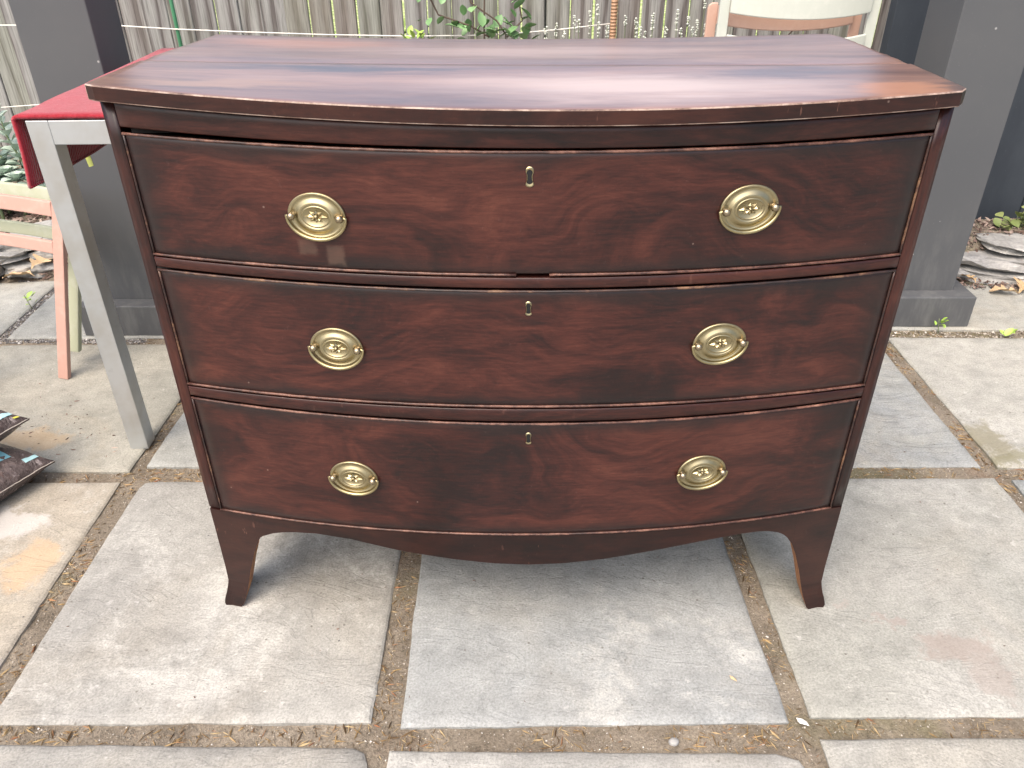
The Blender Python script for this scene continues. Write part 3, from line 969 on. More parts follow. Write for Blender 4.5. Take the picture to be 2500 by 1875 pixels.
# drawers
def bead_h(parent, x0, x1, zf, r, off, mat):
    n = max(4, int(abs(x1 - x0) * 60))
    pts = [(x0 + (x1 - x0) * i / n, yf(x0 + (x1 - x0) * i / n) - off, zf(x0 + (x1 - x0) * i / n) + .00035 * fbm(x0 * 9 + i * .9, 3, r * 1000)) for i in range(n + 1)]
    V, F = tube(pts, [r * (1 + .12 * fbm(i * .7, 9, 1)) for i in range(n + 1)], 8)
    return mobj('cock_bead', V, F, mat, parent, smooth_=True)
def bead_v(parent, x, za, zb, r, off, mat):
    n = 12
    pts = [(x, yf(x) - off, za + (zb - za) * i / n) for i in range(n + 1)]
    V, F = tube(pts, r, 8)
    return mobj('cock_bead', V, F, mat, parent, smooth_=True)

def keyhole_outline(k, n=10):
    """outline scaled by k, circle above flared slot, height about .0255"""
    P = []
    for i in range(n + 1):
        a = R(-38) + (R(218) - R(-38)) * i / n
        P.append((.0052 * cos(a) * 1.0, .0068 + .0055 * sin(a)))
    P += [(-.0036, .0005), (-.0040, -.0060), (-.0050, -.0085)]
    for i in range(5):
        a = R(200) + R(140) * i / 4
        P.append((.0055 * cos(a), -.0090 + .0042 * sin(a)))
    P += [(.0050, -.0085), (.0040, -.0060), (.0036, .0005)]
    return [(x * k, z * k) for x, z in P]

def drawer(idx, zt, zb, mat, topbead, botbead, kh, lean=0.0):
    d = bow('drawer', -s + .0042, s - .0042, lambda x: zb(x) + .0035, lambda x: zt(x) - .0035, .0006 + lean, .020, mat, nz=22, edge=True, bev=.0008)
    d['label'] = ('top drawer with a dusty patch below its left handle', 'middle drawer with its left handle hanging loose', 'bottom drawer with worn edge beading')[idx]
    off = -.0002 + lean
    bead_h(d, -s + .001, s - .001, lambda x: zt(x) - .0021, 0.0019, off + .0012, topbead)
    if idx == 0:
        bead_h(d, -s + .001, -.012, lambda x: zb(x) + .0021, 0.0019, off + .0012, botbead)
        bead_h(d, .031, s - .001, lambda x: zb(x) + .0021, 0.0019, off + .0012, botbead)
    else:
        bead_h(d, -s + .001, s - .001, lambda x: zb(x) + .0021, 0.0019, off + .0012, botbead)
    for sx in (-1, 1):
        x = sx * (s - .0021)
        bead_v(d, x, zb(x) + .004, zt(x) - .004, .0016, off + .0010, M_bead_dark)
    # keyhole
    kx, kz, ks = kh
    o1, o2 = keyhole_outline(ks * 1.0), keyhole_outline(ks * .70)
    n = len(o1)
    y0 = yf(kx) - .0006 - lean
    V = [(kx + x, y0 - .0004, kz + z) for x, z in o1] + [(kx + x, y0 - .0013, kz + z * .98) for x, z in keyhole_outline(ks * .9)] + [(kx + x, y0 - .0007, kz + z) for x, z in o2]
    F = []
    for r in range(2):
        for i in range(n):
            F.append((r * n + i, (r + 1) * n + i, (r + 1) * n + (i + 1) % n, r * n + (i + 1) % n))
    mobj('keyhole_escutcheon', V, F, M_brass, d)
    V = [(kx + x, y0 - .0005, kz + z) for x, z in o2]
    mobj('keyhole_shade_plate', V, [tuple(range(n))], M_black, d)  # black plate painted as the shade inside the open hole
    return d
drawer(0, L1t, L1b, M_drawer[0], M_bead, M_bead, (.0045, .807, 1.0))
drawer(1, L2t, L2b, M_drawer[1], M_bead_dark, M_bead, (.0042, .6305, .84))
drawer(2, L3t, L3b, M_drawer[2], M_bead, M_bead, (.0055, .419, .84))
for zz, x0, x1 in ((L1b, -.05, .075), ):
    pass

# handles
NE = 72
def plate_mesh():
    a, b = .0380, .0305
    prof = [(1.0, .0), (1.0, .0012), (.985, .0024), (.955, .0028), (.925, .0022), (.905, .0027), (.88, .0016), (.80, .0014), (.72, .0022), (.64, .0046), (.575, .0056), (.53, .0050), (.505, .0036), (.485, .0046), (.465, .0050), (.45, .0044), (.435, .0036)]
    V, F = [], []
    for k, (r, y) in enumerate(prof):
        for i in range(NE):
            t = 2 * pi * i / NE
            yy = y
            if abs(r - .905) < .001:
                yy += .0006 if i % 2 else -.0004
            # inner rings are flatter ovals
            e = 1.0 if r > .6 else 1.0 - .12 * (.6 - r) / .17
            V.append((a * r * cos(t), -yy, b * r * e * sin(t)))
    m = len(prof)
    for k in range(m - 1):
        for i in range(NE):
            j = (i + 1) % NE
            F.append((k * NE + i, k * NE + j, (k + 1) * NE + j, (k + 1) * NE + i))
    c = len(V)
    V.append((0, -.0040, 0))
    for i in range(NE):
        F.append(((m - 1) * NE + i, (m - 1) * NE + (i + 1) % NE, c))
    return V, F
def rosette_mesh():
    V, F = [], []
    for k in range(8):
        t = 2 * pi * k / 8
        L_ = (.0150, .0115, .0100, .0115)[k % 4]
        W = .0033
        d = Vector((cos(t), 0, sin(t) * .82))
        n = Vector((-sin(t), 0, cos(t) * .82))
        o = len(V)
        pts = [d * .0015, d * L_ * .55 + n * W, d * L_, d * L_ * .55 - n * W]
        for p in pts:
            V.append((p.x, -.0037, p.z))
        V.append((d.x * .002, -.0056, d.z * .002))
        q = d * L_ * .6
        V.append((q.x, -.0066, q.z))
        F += [(o, o + 1, o + 5, o + 4), (o + 1, o + 2, o + 5), (o + 2, o + 3, o + 5), (o + 3, o, o + 4, o + 5)]
    o = len(V)
    for k in range(10):
        V.append((.0024 * cos(k * pi / 5), -.0050, .0024 * sin(k * pi / 5)))
    V.append((0, -.0068, 0))
    for k in range(10):
        F.append((o + k, o + (k + 1) % 10, o + 10))
    return V, F
def post_mesh():
    prof = [(.0036, .0), (.0036, .0012), (.0026, .0022), (.0028, .0030), (.0044, .0038), (.0053, .0058), (.0053, .0070), (.0042, .0095), (.0021, .0110), (0.0003, .0114)]
    V, F = [], []
    n = 16
    for r, y in prof:
        for i in range(n):
            V.append((r * cos(2 * pi * i / n), -y, r * sin(2 * pi * i / n)))
    for k in range(len(prof) - 1):
        for i in range(n):
            j = (i + 1) % n
            F.append((k * n + i, k * n + j, (k + 1) * n + j, (k + 1) * n + i))
    return V, F
def bail_mesh():
    pts, rad = [], []
    a, b = .0388, .0300
    pts += [(-.0315, -.0045, .0), (-.036, -.0045, .0006), (-.0388, -.0045, .0)]
    rad += [.0013, .0017, .0022]
    for i in range(1, 30):
        t = pi + pi * i / 30
        pts.append((a * cos(t), -.0045 + .0012 * sin(pi * i / 30), b * sin(t)))
        rad.append(.0017 + .0008 * sin(pi * i / 30))
    pts += [(.0388, -.0045, .0), (.036, -.0045, .0006), (.0315, -.0045, .0)]
    rad += [.0022, .0017, .0013]
    return tube(pts, rad, 10)
def tome(name, vf, mats, smooth_=True):
    me = bpy.data.meshes.new(name)
    me.from_pydata([tuple(v) for v in vf[0]], [], vf[1])
    me.update()
    for mt in mats:
        me.materials.append(mt)
    if smooth_:
        me.polygons.foreach_set('use_smooth', [True] * len(me.polygons))
    return me
me_plate, me_ros, me_pst, me_bail = tome('handle', plate_mesh(), [M_brass]), tome('rosette', rosette_mesh(), [M_brass], False), tome('post', post_mesh(), [M_post]), tome('bail', bail_mesh(), [M_bail])
for k, (hx, hz_, roll, swing) in enumerate(((-.264, .7520, -.02, .03), (.2800, .7605, .05, .03), (-.262, .5620, .0, .16), (.2680, .5690, .02, .03), (-.2635, .3320, .0, .04), (.2712, .3440, .0, .03))):
    rz = math.atan(2 * B * hx / .53 ** 2)
    p = share('handle', me_plate, chest, (hx, yf(hx) - .0008, hz_), (0, -roll, rz))
    share('rosette', me_ros, p)
    share('post', me_pst, p, (-.0315, -.001, .0))
    share('post', me_pst, p, (.0315, -.001, .0))
    share('bail', me_bail, p, (0, -.004 + .0095 * (cos(swing) - 1), .0), (-swing * 0 + 0, 0, 0))
    bl = p.children[-1] if p.children else None
    for ch in p.children:
        if ch.name.startswith('bail'):
            ch.rotation_euler = (-swing, 0, 0)
            ch.location = (0, -.0005, -.0004)
p_lab = 0

# apron and feet
AP = [(-.452, .165), (-.444, .178), (-.42, .1905), (-.40, .1965), (-.379, .2005), (-.341, .2040), (-.284, .2005), (-.204, .1850), (-.12, .1735), (-.05, .1665), (.006, .1645), (.06, .1665), (.13, .1735), (.205, .1850), (.285, .1970), (.32, .2010), (.355, .2040), (.385, .2040), (.402, .2020), (.423, .1950), (.437, .1850), (.446, .172), (.450, .165)]
def apz(x):
    if x <= AP[0][0]:
        return AP[0][1]
    for (a, za), (b, zb) in zip(AP, AP[1:]):
        if x <= b:
            t = (x - a) / (b - a)
            return za + (zb - za) * t
    return AP[-1][1]
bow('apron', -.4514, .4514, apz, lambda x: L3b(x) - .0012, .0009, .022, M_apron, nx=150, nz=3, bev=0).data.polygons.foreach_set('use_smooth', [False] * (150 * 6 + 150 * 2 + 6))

def foot(sx):
    # outer and inner x by height (absolute x)
    outer = [(.0, .5435), (.004, .5445), (.02, .5400), (.035, .5345), (.055, .5300), (.09, .5288), (.226, .5285)]
    inner = [(.0, .5130), (.006, .5080), (.035, .4965), (.094, .4790), (.137, .4640), (.165, .4515), (.2265, .4515)]
    def at(T, z):
        for (a, va), (b, vb) in zip(T, T[1:]):
            if z <= b:
                return va + (vb - va) * (z - a) / (b - a)
        return T[-1][1]
    zs = [0, .003, .006, .012, .02, .03, .042, .055, .075, .094, .115, .137, .150, .165, .18, .2, .2262]
    nx = 8
    V, F = [], []
    for side in (0, 1):
        for z in zs:
            for i in range(nx + 1):
                xo, xi = at(outer, z), at(inner, z)
                if z < .008:
                    xo -= (.008 - z) * .35
                x = sx * (xo + (xi - xo) * i / nx)
                splay = .010 * max(0, 1 - z / .07) ** 2
                top = L3b(x) - .0012 if z > .22 else z
                V.append((x, yf(min(.53, abs(x))) - .0009 - splay + (.033 if side else 0), top))
    n1 = nx + 1
    o2 = n1 * len(zs)
    mi = []
    for j in range(len(zs) - 1):
        for i in range(nx):
            a = j * n1 + i
            F.append((a, a + 1, a + 1 + n1, a + n1))
            mi.append(0)
            F.append((o2 + a + 1, o2 + a, o2 + a + n1, o2 + a + 1 + n1))
            mi.append(0)
        a = j * n1
        F.append((a, a + n1, o2 + a + n1, o2 + a))
        mi.append(0)
        b = a + nx
        F.append((b + n1, b, o2 + b, o2 + b + n1))
        mi.append(1 if zs[j] < .16 else 0)
    for i in range(nx):
        F.append((i + 1, i, o2 + i, o2 + i + 1))
        mi.append(0)
        t = (len(zs) - 1) * n1
        F.append((t + i, t + i + 1, o2 + t + i + 1, o2 + t + i))
        mi.append(0)
    if sx > 0:
        F = [tuple(reversed(f)) for f in F]
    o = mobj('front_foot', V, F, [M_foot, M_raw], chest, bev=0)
    o.data.polygons.foreach_set('material_index', mi)
    for pl in o.data.polygons:
        pl.use_smooth = False
    return o
foot(-1)
foot(1)
for sx in (-1, 1):
    for (y0, y1) in ((.40, .466), (.0345, .058)):
        xa, xb = sorted((sx * (h - .001), sx * (h - .013)))
        V = [(xa, y0, 0), (xb, y0, 0), (xb, y1, 0), (xa, y1, 0)]
        yy = (y0, y1 + (.03 if y0 < .2 else 0)) if y0 < .2 else (y0 - .03, y1)
        V += [(xa, yy[0], .13), (xb, yy[0], .13), (xb, yy[1], .13), (xa, yy[1], .13)]
        mobj('side_foot', V, [(0, 3, 2, 1), (4, 5, 6, 7), (0, 1, 5, 4), (1, 2, 6, 5), (2, 3, 7, 6), (3, 0, 4, 7)], M_foot, chest, bev=.002)

# top: two boards with an open joint between them
def ztop(x, y):
    zf = q3(x, .9040, .8885, .8932, .53)
    zm = q3(x, .9010, .8945, .8945, .53)
    zb = q3(x, .8925, .8832, .8906, .53)
    if y < .16:
        t = max(0, (y + .08) / .24)
        return zf * (1 - t) + zm * t
    t = (y - .16) / .31
    return zm * (1 - t) + zb * t
def top_board(name, front, back, sidechip, rearb):
    nx, ny = 90, 16
    V, F = [], []
    mi = []
    hw = .5365
    for side in (0, 1):
        for j in range(ny + 1):
            for i in range(nx + 1):
                u = i / nx
                v = j / ny
                hx = hw
                x = -hx + 2 * hx * u
                y = front(x) + (back(x) - front(x)) * v
                if i == 0:
                    x -= .004 * max(0, 1 - ((y - .18) / .2) ** 2)
                if i == nx:
                    x += sidechip(y)
                z = ztop(x, y) - (.0190 if side else 0)
                if rearb and v < .1 and not side:
                    z -= .0012
                V.append((x, y, z))
    n1 = nx + 1
    o2 = n1 * (ny + 1)
    for j in range(ny):
        for i in range(nx):
            a = j * n1 + i
            F.append((a, a + 1, a + 1 + n1, a + n1)); mi.append(0)
            F.append((o2 + a + 1, o2 + a, o2 + a + n1, o2 + a + 1 + n1)); mi.append(1)
    for i in range(nx):
        F.append((i + 1, i, o2 + i, o2 + i + 1)); mi.append(1)
        t = ny * n1
        F.append((t + i, t + i + 1, o2 + t + i + 1, o2 + t + i)); mi.append(1)
    for j in range(ny):
        a = j * n1
        F.append((a, a + n1, o2 + a + n1, o2 + a)); mi.append(1)
        b = a + nx
        F.append((b + n1, b, o2 + b, o2 + b + n1)); mi.append(1)
    o = mobj(name, V, F, [M_top, M_edge, M_worn_glint], chest, bev=.0016, bseg=2)
    o.modifiers['bevel'].material = 2
    o.data.polygons.foreach_set('material_index', mi)
    for pl in o.data.polygons:
        pl.use_smooth = abs(pl.normal.z) > .8
    return o
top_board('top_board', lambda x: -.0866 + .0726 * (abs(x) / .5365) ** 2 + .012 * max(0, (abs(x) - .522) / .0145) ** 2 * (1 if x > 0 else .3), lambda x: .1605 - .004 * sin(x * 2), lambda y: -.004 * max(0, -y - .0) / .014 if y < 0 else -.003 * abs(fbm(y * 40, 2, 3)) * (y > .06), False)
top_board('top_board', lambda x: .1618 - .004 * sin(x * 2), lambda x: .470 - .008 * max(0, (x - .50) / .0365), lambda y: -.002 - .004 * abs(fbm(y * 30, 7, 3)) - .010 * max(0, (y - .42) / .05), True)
boxo('under_frame', (-h + .03, h - .03, -.0, .45, .842, .858), M_inside, chest, bev=0)

# ------------------------------------------------------------------ table with red cloth
table = empty('garden_table', (-.917, .463, 0), R(1.6))
tag(table, 'brushed steel framed table standing behind the chest', 'table')
TW, TD, LG = 1.36, .745, .0415
def tbox(name, b, **k):
    return boxo(name, b, M_steel, table, bev=.0015, **k)
for (lx, ly) in ((0, 0), (TW - LG, 0), (0, TD - LG), (TW - LG, TD - LG)):
    tbox('leg', (lx, lx + LG, ly, ly + LG, 0, .7485))
for y0 in (0, TD - LG):
    tbox('frame_rail', (LG, TW - LG, y0, y0 + LG, .704, .7485))
for x0 in (0, TW - LG):
    tbox('frame_rail', (x0, x0 + LG, LG + .0005, TD - LG - .0005, .704, .7485))
boxo('tabletop', (LG + .001, TW - LG - .001, LG + .001, TD - LG - .001, .725, .7475), M_inside, table, bev=0)

# cloth (own thing, lies on the table)
V, F = [], []
prof = []
for i in range(14):                               # flat part from right to the left edge
    prof.append((.55 - (.55 + .012) * i / 13, .7585))
for i in range(1, 7):
    a = pi / 2 * i / 6
    prof.append((-.012 - .012 * sin(a), .7465 + .012 * cos(a)))
for i in range(1, 12):
    prof.append((-.024 - .010 * (i / 11) ** 2, .7465 - .122 * i / 11))
prof.append((-.031, .621))
prof.append((-.026, .622))
ny = 30
for j in range(ny + 1):
    y = -.001 + (TD + .004) * j / ny
    for (px, pz) in prof:
        dz = .0012 * fbm(px * 9, y * 9, 2)
        dx = 0
        if pz < .74:
            dx = .004 * fbm(y * 7, 3, 1) * (.745 - pz) / .12
            dz += -.006 * sin(y * 5) * (.745 - pz) / .12
        V.append((px + dx, y, pz + dz))
n1 = len(prof)
F = [(j * n1 + i + 1, j * n1 + i, (j + 1) * n1 + i, (j + 1) * n1 + i + 1) for j in range(ny) for i in range(n1 - 1)]
cl = mobj('tablecloth', V, F, M_cloth, None, smooth_=True, loc=(-.917, .463, 0), rot=(0, 0, R(1.6)))
sm = cl.modifiers.new('solid', 'SOLIDIFY')
sm.thickness = .007
sm.offset = -1
tag(cl, 'crimson ribbed cloth draped over the left end of the steel table', 'cloth')
# lime ribbon end below the cloth
V = []
for i in range(6):
    t = i / 5
    wd = .006 * (1 - .2 * t)
    V += [(-wd + .006 * t, -.002 * t, -.050 * t), (wd + .006 * t, .002 * sin(t * 3), -.050 * t + .002)]
rb = mobj('ribbon', V, [(2 * i, 2 * i + 1, 2 * i + 3, 2 * i + 2) for i in range(5)], M_ribbon, None, loc=(-.962, .715, .640))
so = rb.modifiers.new('solid', 'SOLIDIFY')
so.thickness = .002
tag(rb, 'short lime green ribbon end hanging below the red cloth', 'ribbon')

# ------------------------------------------------------------------ chairs
def chair(name_label, mat, loc, rz, W, H, bw, rail_t, rail_l, seat_z, depth, lean, group, sag=.04, seat_in=.03, flare=0.0, splay=0.0):
    """open chair; back at local y=0, faces local -y"""
    o = empty('chair', loc, rz)
    tag(o, name_label, 'chair', group)
    th = .014
    def ln(z):
        return lean * z / H
    for sx in (-1, 1):
        # back post running down to the rear foot, rounded top corner
        V, F = [], []
        zs = [0, .02, H * .3, H * .6, H * .85, H - bw * .6, H - bw * .25, H - bw * .08, H]
        for z in zs:
            t = max(0, (z - (H - bw * .6)) / (bw * .6))
            cut = bw * .55 * (1 - sqrt(max(0, 1 - t * t))) if t > 0 else 0
            xo = sx * (W / 2 - cut)
            xi = sx * (W / 2 - bw)
            for (x, y) in ((xo, 0), (xi, 0), (xi, th), (xo, th)):
                V.append((x + sx * splay * z / H, y + ln(z), z))
        for j in range(len(zs) - 1):
            for i in range(4):
                F.append((j * 4 + i, j * 4 + (i + 1) % 4, (j + 1) * 4 + (i + 1) % 4, (j + 1) * 4 + i))
        F += [(3, 2, 1, 0), tuple((len(zs) - 1) * 4 + i for i in range(4))]
        bm = bmesh.new()
        mobj('back_leg', V, F, mat, o, bev=.002, bseg=2)
        boxo('front_leg', (sx * W / 2 - (bw if sx > 0 else 0) - sx * seat_in, sx * W / 2 + (bw if sx < 0 else 0) - sx * seat_in, -depth, -depth + th, 0, seat_z - .001), mat, o, bev=.002)
        boxo('seat_rail', (sx * W / 2 - (.016 if sx > 0 else 0) - sx * seat_in, sx * W / 2 + (.016 if sx < 0 else 0) - sx * seat_in, -depth + th, min(ln(seat_z) - .001, -.0) - seat_in * .5, seat_z - .03, seat_z - .002), mat, o, bev=.002)
        bm.free()
    def rail(z0, z1, nm, zs_=0.0):
        V, F = [], []
        n = 20
        for i in range(n + 1):
            x = (-1 + 2 * i / n) * (W / 2 - bw + .0005 + splay * (z0 + z1) / 2 / H)
            c = sag * (1 - (x / (W / 2)) ** 2)
            for (z, t) in ((z0, 0), (z0, th * .8), (z1, th * .8), (z1, 0)):
                V.append((x, ln(z) + c + t + .001, z - zs_ * (1 - (x / (W / 2)) ** 2)))
        for i in range(n):
            for k in range(4):
                F.append((i * 4 + k, i * 4 + (k + 1) % 4, (i + 1) * 4 + (k + 1) % 4, (i + 1) * 4 + k))
        F += [(0, 1, 2, 3)[::-1], tuple(n * 4 + k for k in range(4))]
        mobj(nm, V, F, mat, o, bev=.003, bseg=2)
    rail(H - rail_t, H - .001, 'top_rail', flare)
    rail(rail_l[0], rail_l[1], 'lower_rail', flare)
    for k in range(5):
        y1 = -depth + .02 + k * (depth - .05) / 5
        boxo('seat_slat', (-W / 2 + seat_in + .017, W / 2 - seat_in - .017, y1, y1 + (depth - .05) / 5 - .008, seat_z - .012, seat_z - .001), mat, o, bev=.002)
    return o
# low stacked pair at the left: right rear foot at (-1.23, .78)
rz = R(-16)
W1 = .46
def place(fx, fy, rz, W):
    c, s_ = cos(rz), sin(rz)
    return (fx - W / 2 * c, fy - W / 2 * s_)
cx, cy = place(-1.218, .772, rz, W1)
chair('low salmon pink chair under a pale green one beside the steel table', M_pink_chair, (cx, cy, 0), rz, W1, .459, .032, .037, (.330, .360), .19, .30, .105, 'low chairs stacked by the table', sag=.012, splay=.055, seat_in=.205)
cx, cy = place(-1.212, .845, rz, W1)
chair('low pale green chair stacked on a pink one beside the steel table', M_green_chair, (cx, cy, .042), rz, W1, .420, .032, .037, (.292, .322), .19, .30, .105, 'low chairs stacked by the table', sag=.012, splay=.055, seat_in=.205)
# tall stacked pair behind the chest, backs towards the viewer
chair('pale mint chair stacked on a peach one behind the chest', M_mint_chair, (.7455, 1.36, .040), R(180), .430, .840, .027, .052, (.700, .735), .45, .38, .02, 'chairs stacked behind the chest', sag=.055, flare=.016)
chair('peach chair under a pale mint one behind the chest', M_peach_chair, (.728, 1.425, .0), R(180), .430, .842, .027, .050, (.700, .735), .45, .38, .02, 'chairs stacked behind the chest', sag=.055, flare=.016)

# ------------------------------------------------------------------ mulch bags
def bag(loc, rz, label, Lx=.62, Ly=.40, H=.105, labelpanel=True, seed=0):
    o = empty('mulch_bag', loc, rz)
    tag(o, label, 'bag', 'mulch bags stacked at the left')
    n = 34
    V, F = [], []
    def prof(u, v):
        e = max(0, (1 - abs(u) ** 5) * (1 - abs(v) ** 3.2)) ** .55
        return e
    def hgt(u, v, up):
        e = prof(u, v)
        wr = .007 * fbm(u * 5 + seed, v * 5, 2) + .004 * fbm(u * 14, v * 14 + seed, 3)
        return (.044 + (H - .044) * e + wr * e) if up else (.040 - .040 * e ** .7)
    def pos(u, v, up):
        # pinched corners
        k = 1 - .05 * (1 - abs(v) ** 2) * abs(u) ** 6
        k2 = 1 - .07 * (1 - abs(u) ** 2) * abs(v) ** 6
        return (u * Lx / 2 * k, v * Ly / 2 * k2, hgt(u, v, up))
    for up in (True, False):
        for j in range(n + 1):
            for i in range(n + 1):
                V.append(pos(-1 + 2 * i / n, -1 + 2 * j / n, up))
    n1 = n + 1
    o2 = n1 * n1
    for j in range(n):
        for i in range(n):
            a = j * n1 + i
            F.append((a, a + 1, a + 1 + n1, a + n1))
            F.append((o2 + a + 1, o2 + a, o2 + a + n1, o2 + a + 1 + n1))
    for i in range(n):
        F.append((i + 1, i, o2 + i, o2 + i + 1))
        t = n * n1
        F.append((t + i, t + i + 1, o2 + t + i + 1, o2 + t + i))
        F.append((i * n1, (i + 1) * n1, o2 + (i + 1) * n1, o2 + i * n1))
        b = i * n1 + n
        F.append((b + n1, b, o2 + b, o2 + b + n1))
    mobj('film', V, F, M_bag, o, smooth_=True)
    # welded seam along the right end
    pts = []
    for i in range(40):
        v = -1 + 2 * i / 39
        p = pos(1, v, True)
        pts.append((p[0] + .0015, p[1], p[2] + .001 + .003 * fbm(v * 4 + seed, 2, 2)))
    tv, tf = tube(pts, .0011, 5)
    mobj('seam', tv, tf, M_seam, o, smooth_=True)
    def patch(nm, u0, u1, v0, v1, mat, lift=.0016, skew=0.0):
        VV, FF = [], []
        k = 10
        for j in range(k + 1):
            for i in range(k + 1):
                v = v0 + (v1 - v0) * j / k
                u = u0 + (u1 - u0) * i / k + skew * (j / k)
                p = pos(u, v, True)
                VV.append((p[0], p[1], p[2] + lift))
        FF = [(j * (k + 1) + i, j * (k + 1) + i + 1, (j + 1) * (k + 1) + i + 1, (j + 1) * (k + 1) + i) for j in range(k) for i in range(k)]
        q = mobj(nm, VV, FF, mat, o, smooth_=True)
        uv = q.data.uv_layers.new(name='UVMap')
        for lp in q.data.loops:
            vi = lp.vertex_index
            uv.data[lp.index].uv = ((vi % (k + 1)) / k, (vi // (k + 1)) / k)
    patch('print_panel', .20, .855, -.70, .72, M_label)
    patch('print_stripe', .912, .948, .76, .93, M_cyan, skew=-.02)
    if seed == 5:
        patch('print_mark', .962, .975, .88, .94, M_yellow, .0018)
    return o
bag((-1.393, .292, .0), R(-22), 'lower dark mulch bag with a blue printed panel', seed=1)
bag((-1.425, .295, .098), R(-19), 'upper dark mulch bag lying on another bag', seed=5)

# ------------------------------------------------------------------ slates
def rock(name, L_, D_, H_, seed, mat, parent, loc, rot):
    rg = random.Random(seed)
    nx, ny, nz = 10, 5, 3
    bm = bmesh.new()
    V, F = [], []
    idx = {}
    def vid(i, j, k):
        if (i, j, k) in idx:
            return idx[(i, j, k)]
        x = (i / nx - .5)
        y = (j / ny - .5)
        z = k / nz
        tx = 1 - .10 * abs(2 * y) ** 3 + .12 * fbm(y * 3, z, seed)
        ty = 1 - .14 * abs(2 * x) ** 5 + .14 * fbm(x * 4, z * 1.5, seed + 4)
        zz = z * H_ * (1 - .25 * abs(2 * x) ** 5) + H_ * .26 * fbm(x * 3.5, y * 3.5, seed + 9)
        fy = .022 * fbm(x * 8, z * 5, seed + 2) if j in (0, ny) else 0
        V.append((x * L_ * tx, y * D_ * ty + fy, zz))
        idx[(i, j, k)] = len(V) - 1
        return idx[(i, j, k)]
    for i in range(nx):
        for j in range(ny):
            F.append((vid(i, j, nz), vid(i + 1, j, nz), vid(i + 1, j + 1, nz), vid(i, j + 1, nz)))
            F.append((vid(i, j, 0), vid(i, j + 1, 0), vid(i + 1, j + 1, 0), vid(i + 1, j, 0)))
    for i in range(nx):
        for k in range(nz):
            F.append((vid(i, 0, k), vid(i + 1, 0, k), vid(i + 1, 0, k + 1), vid(i, 0, k + 1)))
            F.append((vid(i + 1, ny, k), vid(i, ny, k), vid(i, ny, k + 1), vid(i + 1, ny, k + 1)))
    for j in range(ny):
        for k in range(nz):
            F.append((vid(0, j + 1, k), vid(0, j, k), vid(0, j, k + 1), vid(0, j + 1, k + 1)))
            F.append((vid(nx, j, k), vid(nx, j + 1, k), vid(nx, j + 1, k + 1), vid(nx, j, k + 1)))
    bm.free()
    return mobj(name, V, F, mat, parent, loc=loc, rot=rot)
sl = empty('slate_edging', (-1.7, 1.5, 0), R(22))
tag(sl, 'low dry-stacked slate edging at the left bed', 'stone edging')
k = 0
for (x, y, z, L_, H_, tl) in ((-.30, -.02, .0, .42, .045, .04), (.10, .0, .0, .36, .040, -.03), (.42, .01, .0, .30, .045, .02),
                              (-.18, .02, .048, .40, .036, .05), (.22, .03, .044, .44, .040, .03),
                              (.52, .03, .046, .30, .036, .02), (-.55, .0, .0, .30, .05, .0), (-.52, .02, .05, .32, .04, .03), (-.36, .03, .082, .38, .038, .02), (.02, .04, .088, .34, .034, .05), (.36, .05, .086, .30, .034, -.02)):
    rock('stone', L_, .17, H_, 30 + k * 3, M_slate, sl, (x, y, z), (R(rng.uniform(-4, 4)), -tl, R(rng.uniform(-7, 7))))
    k += 1
sr = empty('slate_edging', (1.70, 1.47, 0), R(-20))
tag(sr, 'stack of split slates edging the right bed', 'stone edging')
for (x, y, z, L_, H_, D_, rz_) in ((.0, -.03, .0, .62, .034, .20, 0), (.03, .0, .042, .60, .032, .20, 3), (.08, .06, .084, .50, .026, .26, 4), (.40, .0, .03, .4, .035, .2, -4)):
    rock('stone', L_, D_, H_, 60 + k * 3, M_slate, sr, (x, y, z), (R(rng.uniform(-2, 2)), R(rng.uniform(-1.5, 2.5)), R(rz_)))
    k += 1

# ------------------------------------------------------------------ plants
def leaf_me(name, mat, L_=1.0, W=.5, cup=.12, n=6, tip=1.0, thick=0.0):
    V, F = [], []
    for i in range(n + 1):
        t = i / n
        wd = W / 2 * (sin(pi * min(1, t ** tip)) ** .75 if 0 < t < 1 else .0) + .01
        droop = -.25 * t * t * L_ * cup
        V += [(-wd, t * L_, droop + cup * wd), (0, t * L_, droop - thick), (wd, t * L_, droop + cup * wd)]
    for i in range(n):
        a = i * 3
        F += [(a, a + 1, a + 4, a + 3), (a + 1, a + 2, a + 5, a + 4)]
    return tome(name, (V, F), [mat])
me_succ = leaf_me('leaf', M_succ, 1, .80, .5, 5, 1.5)
me_vine = leaf_me('leaf', M_vine, 1, .62, .35, 6, .85)
me_lime = leaf_me('leaf', M_lime, 1, .55, .4, 5, .9)
me_olive = leaf_me('leaf', M_oliveleaf, 1, .8, .3, 5, 1.2)

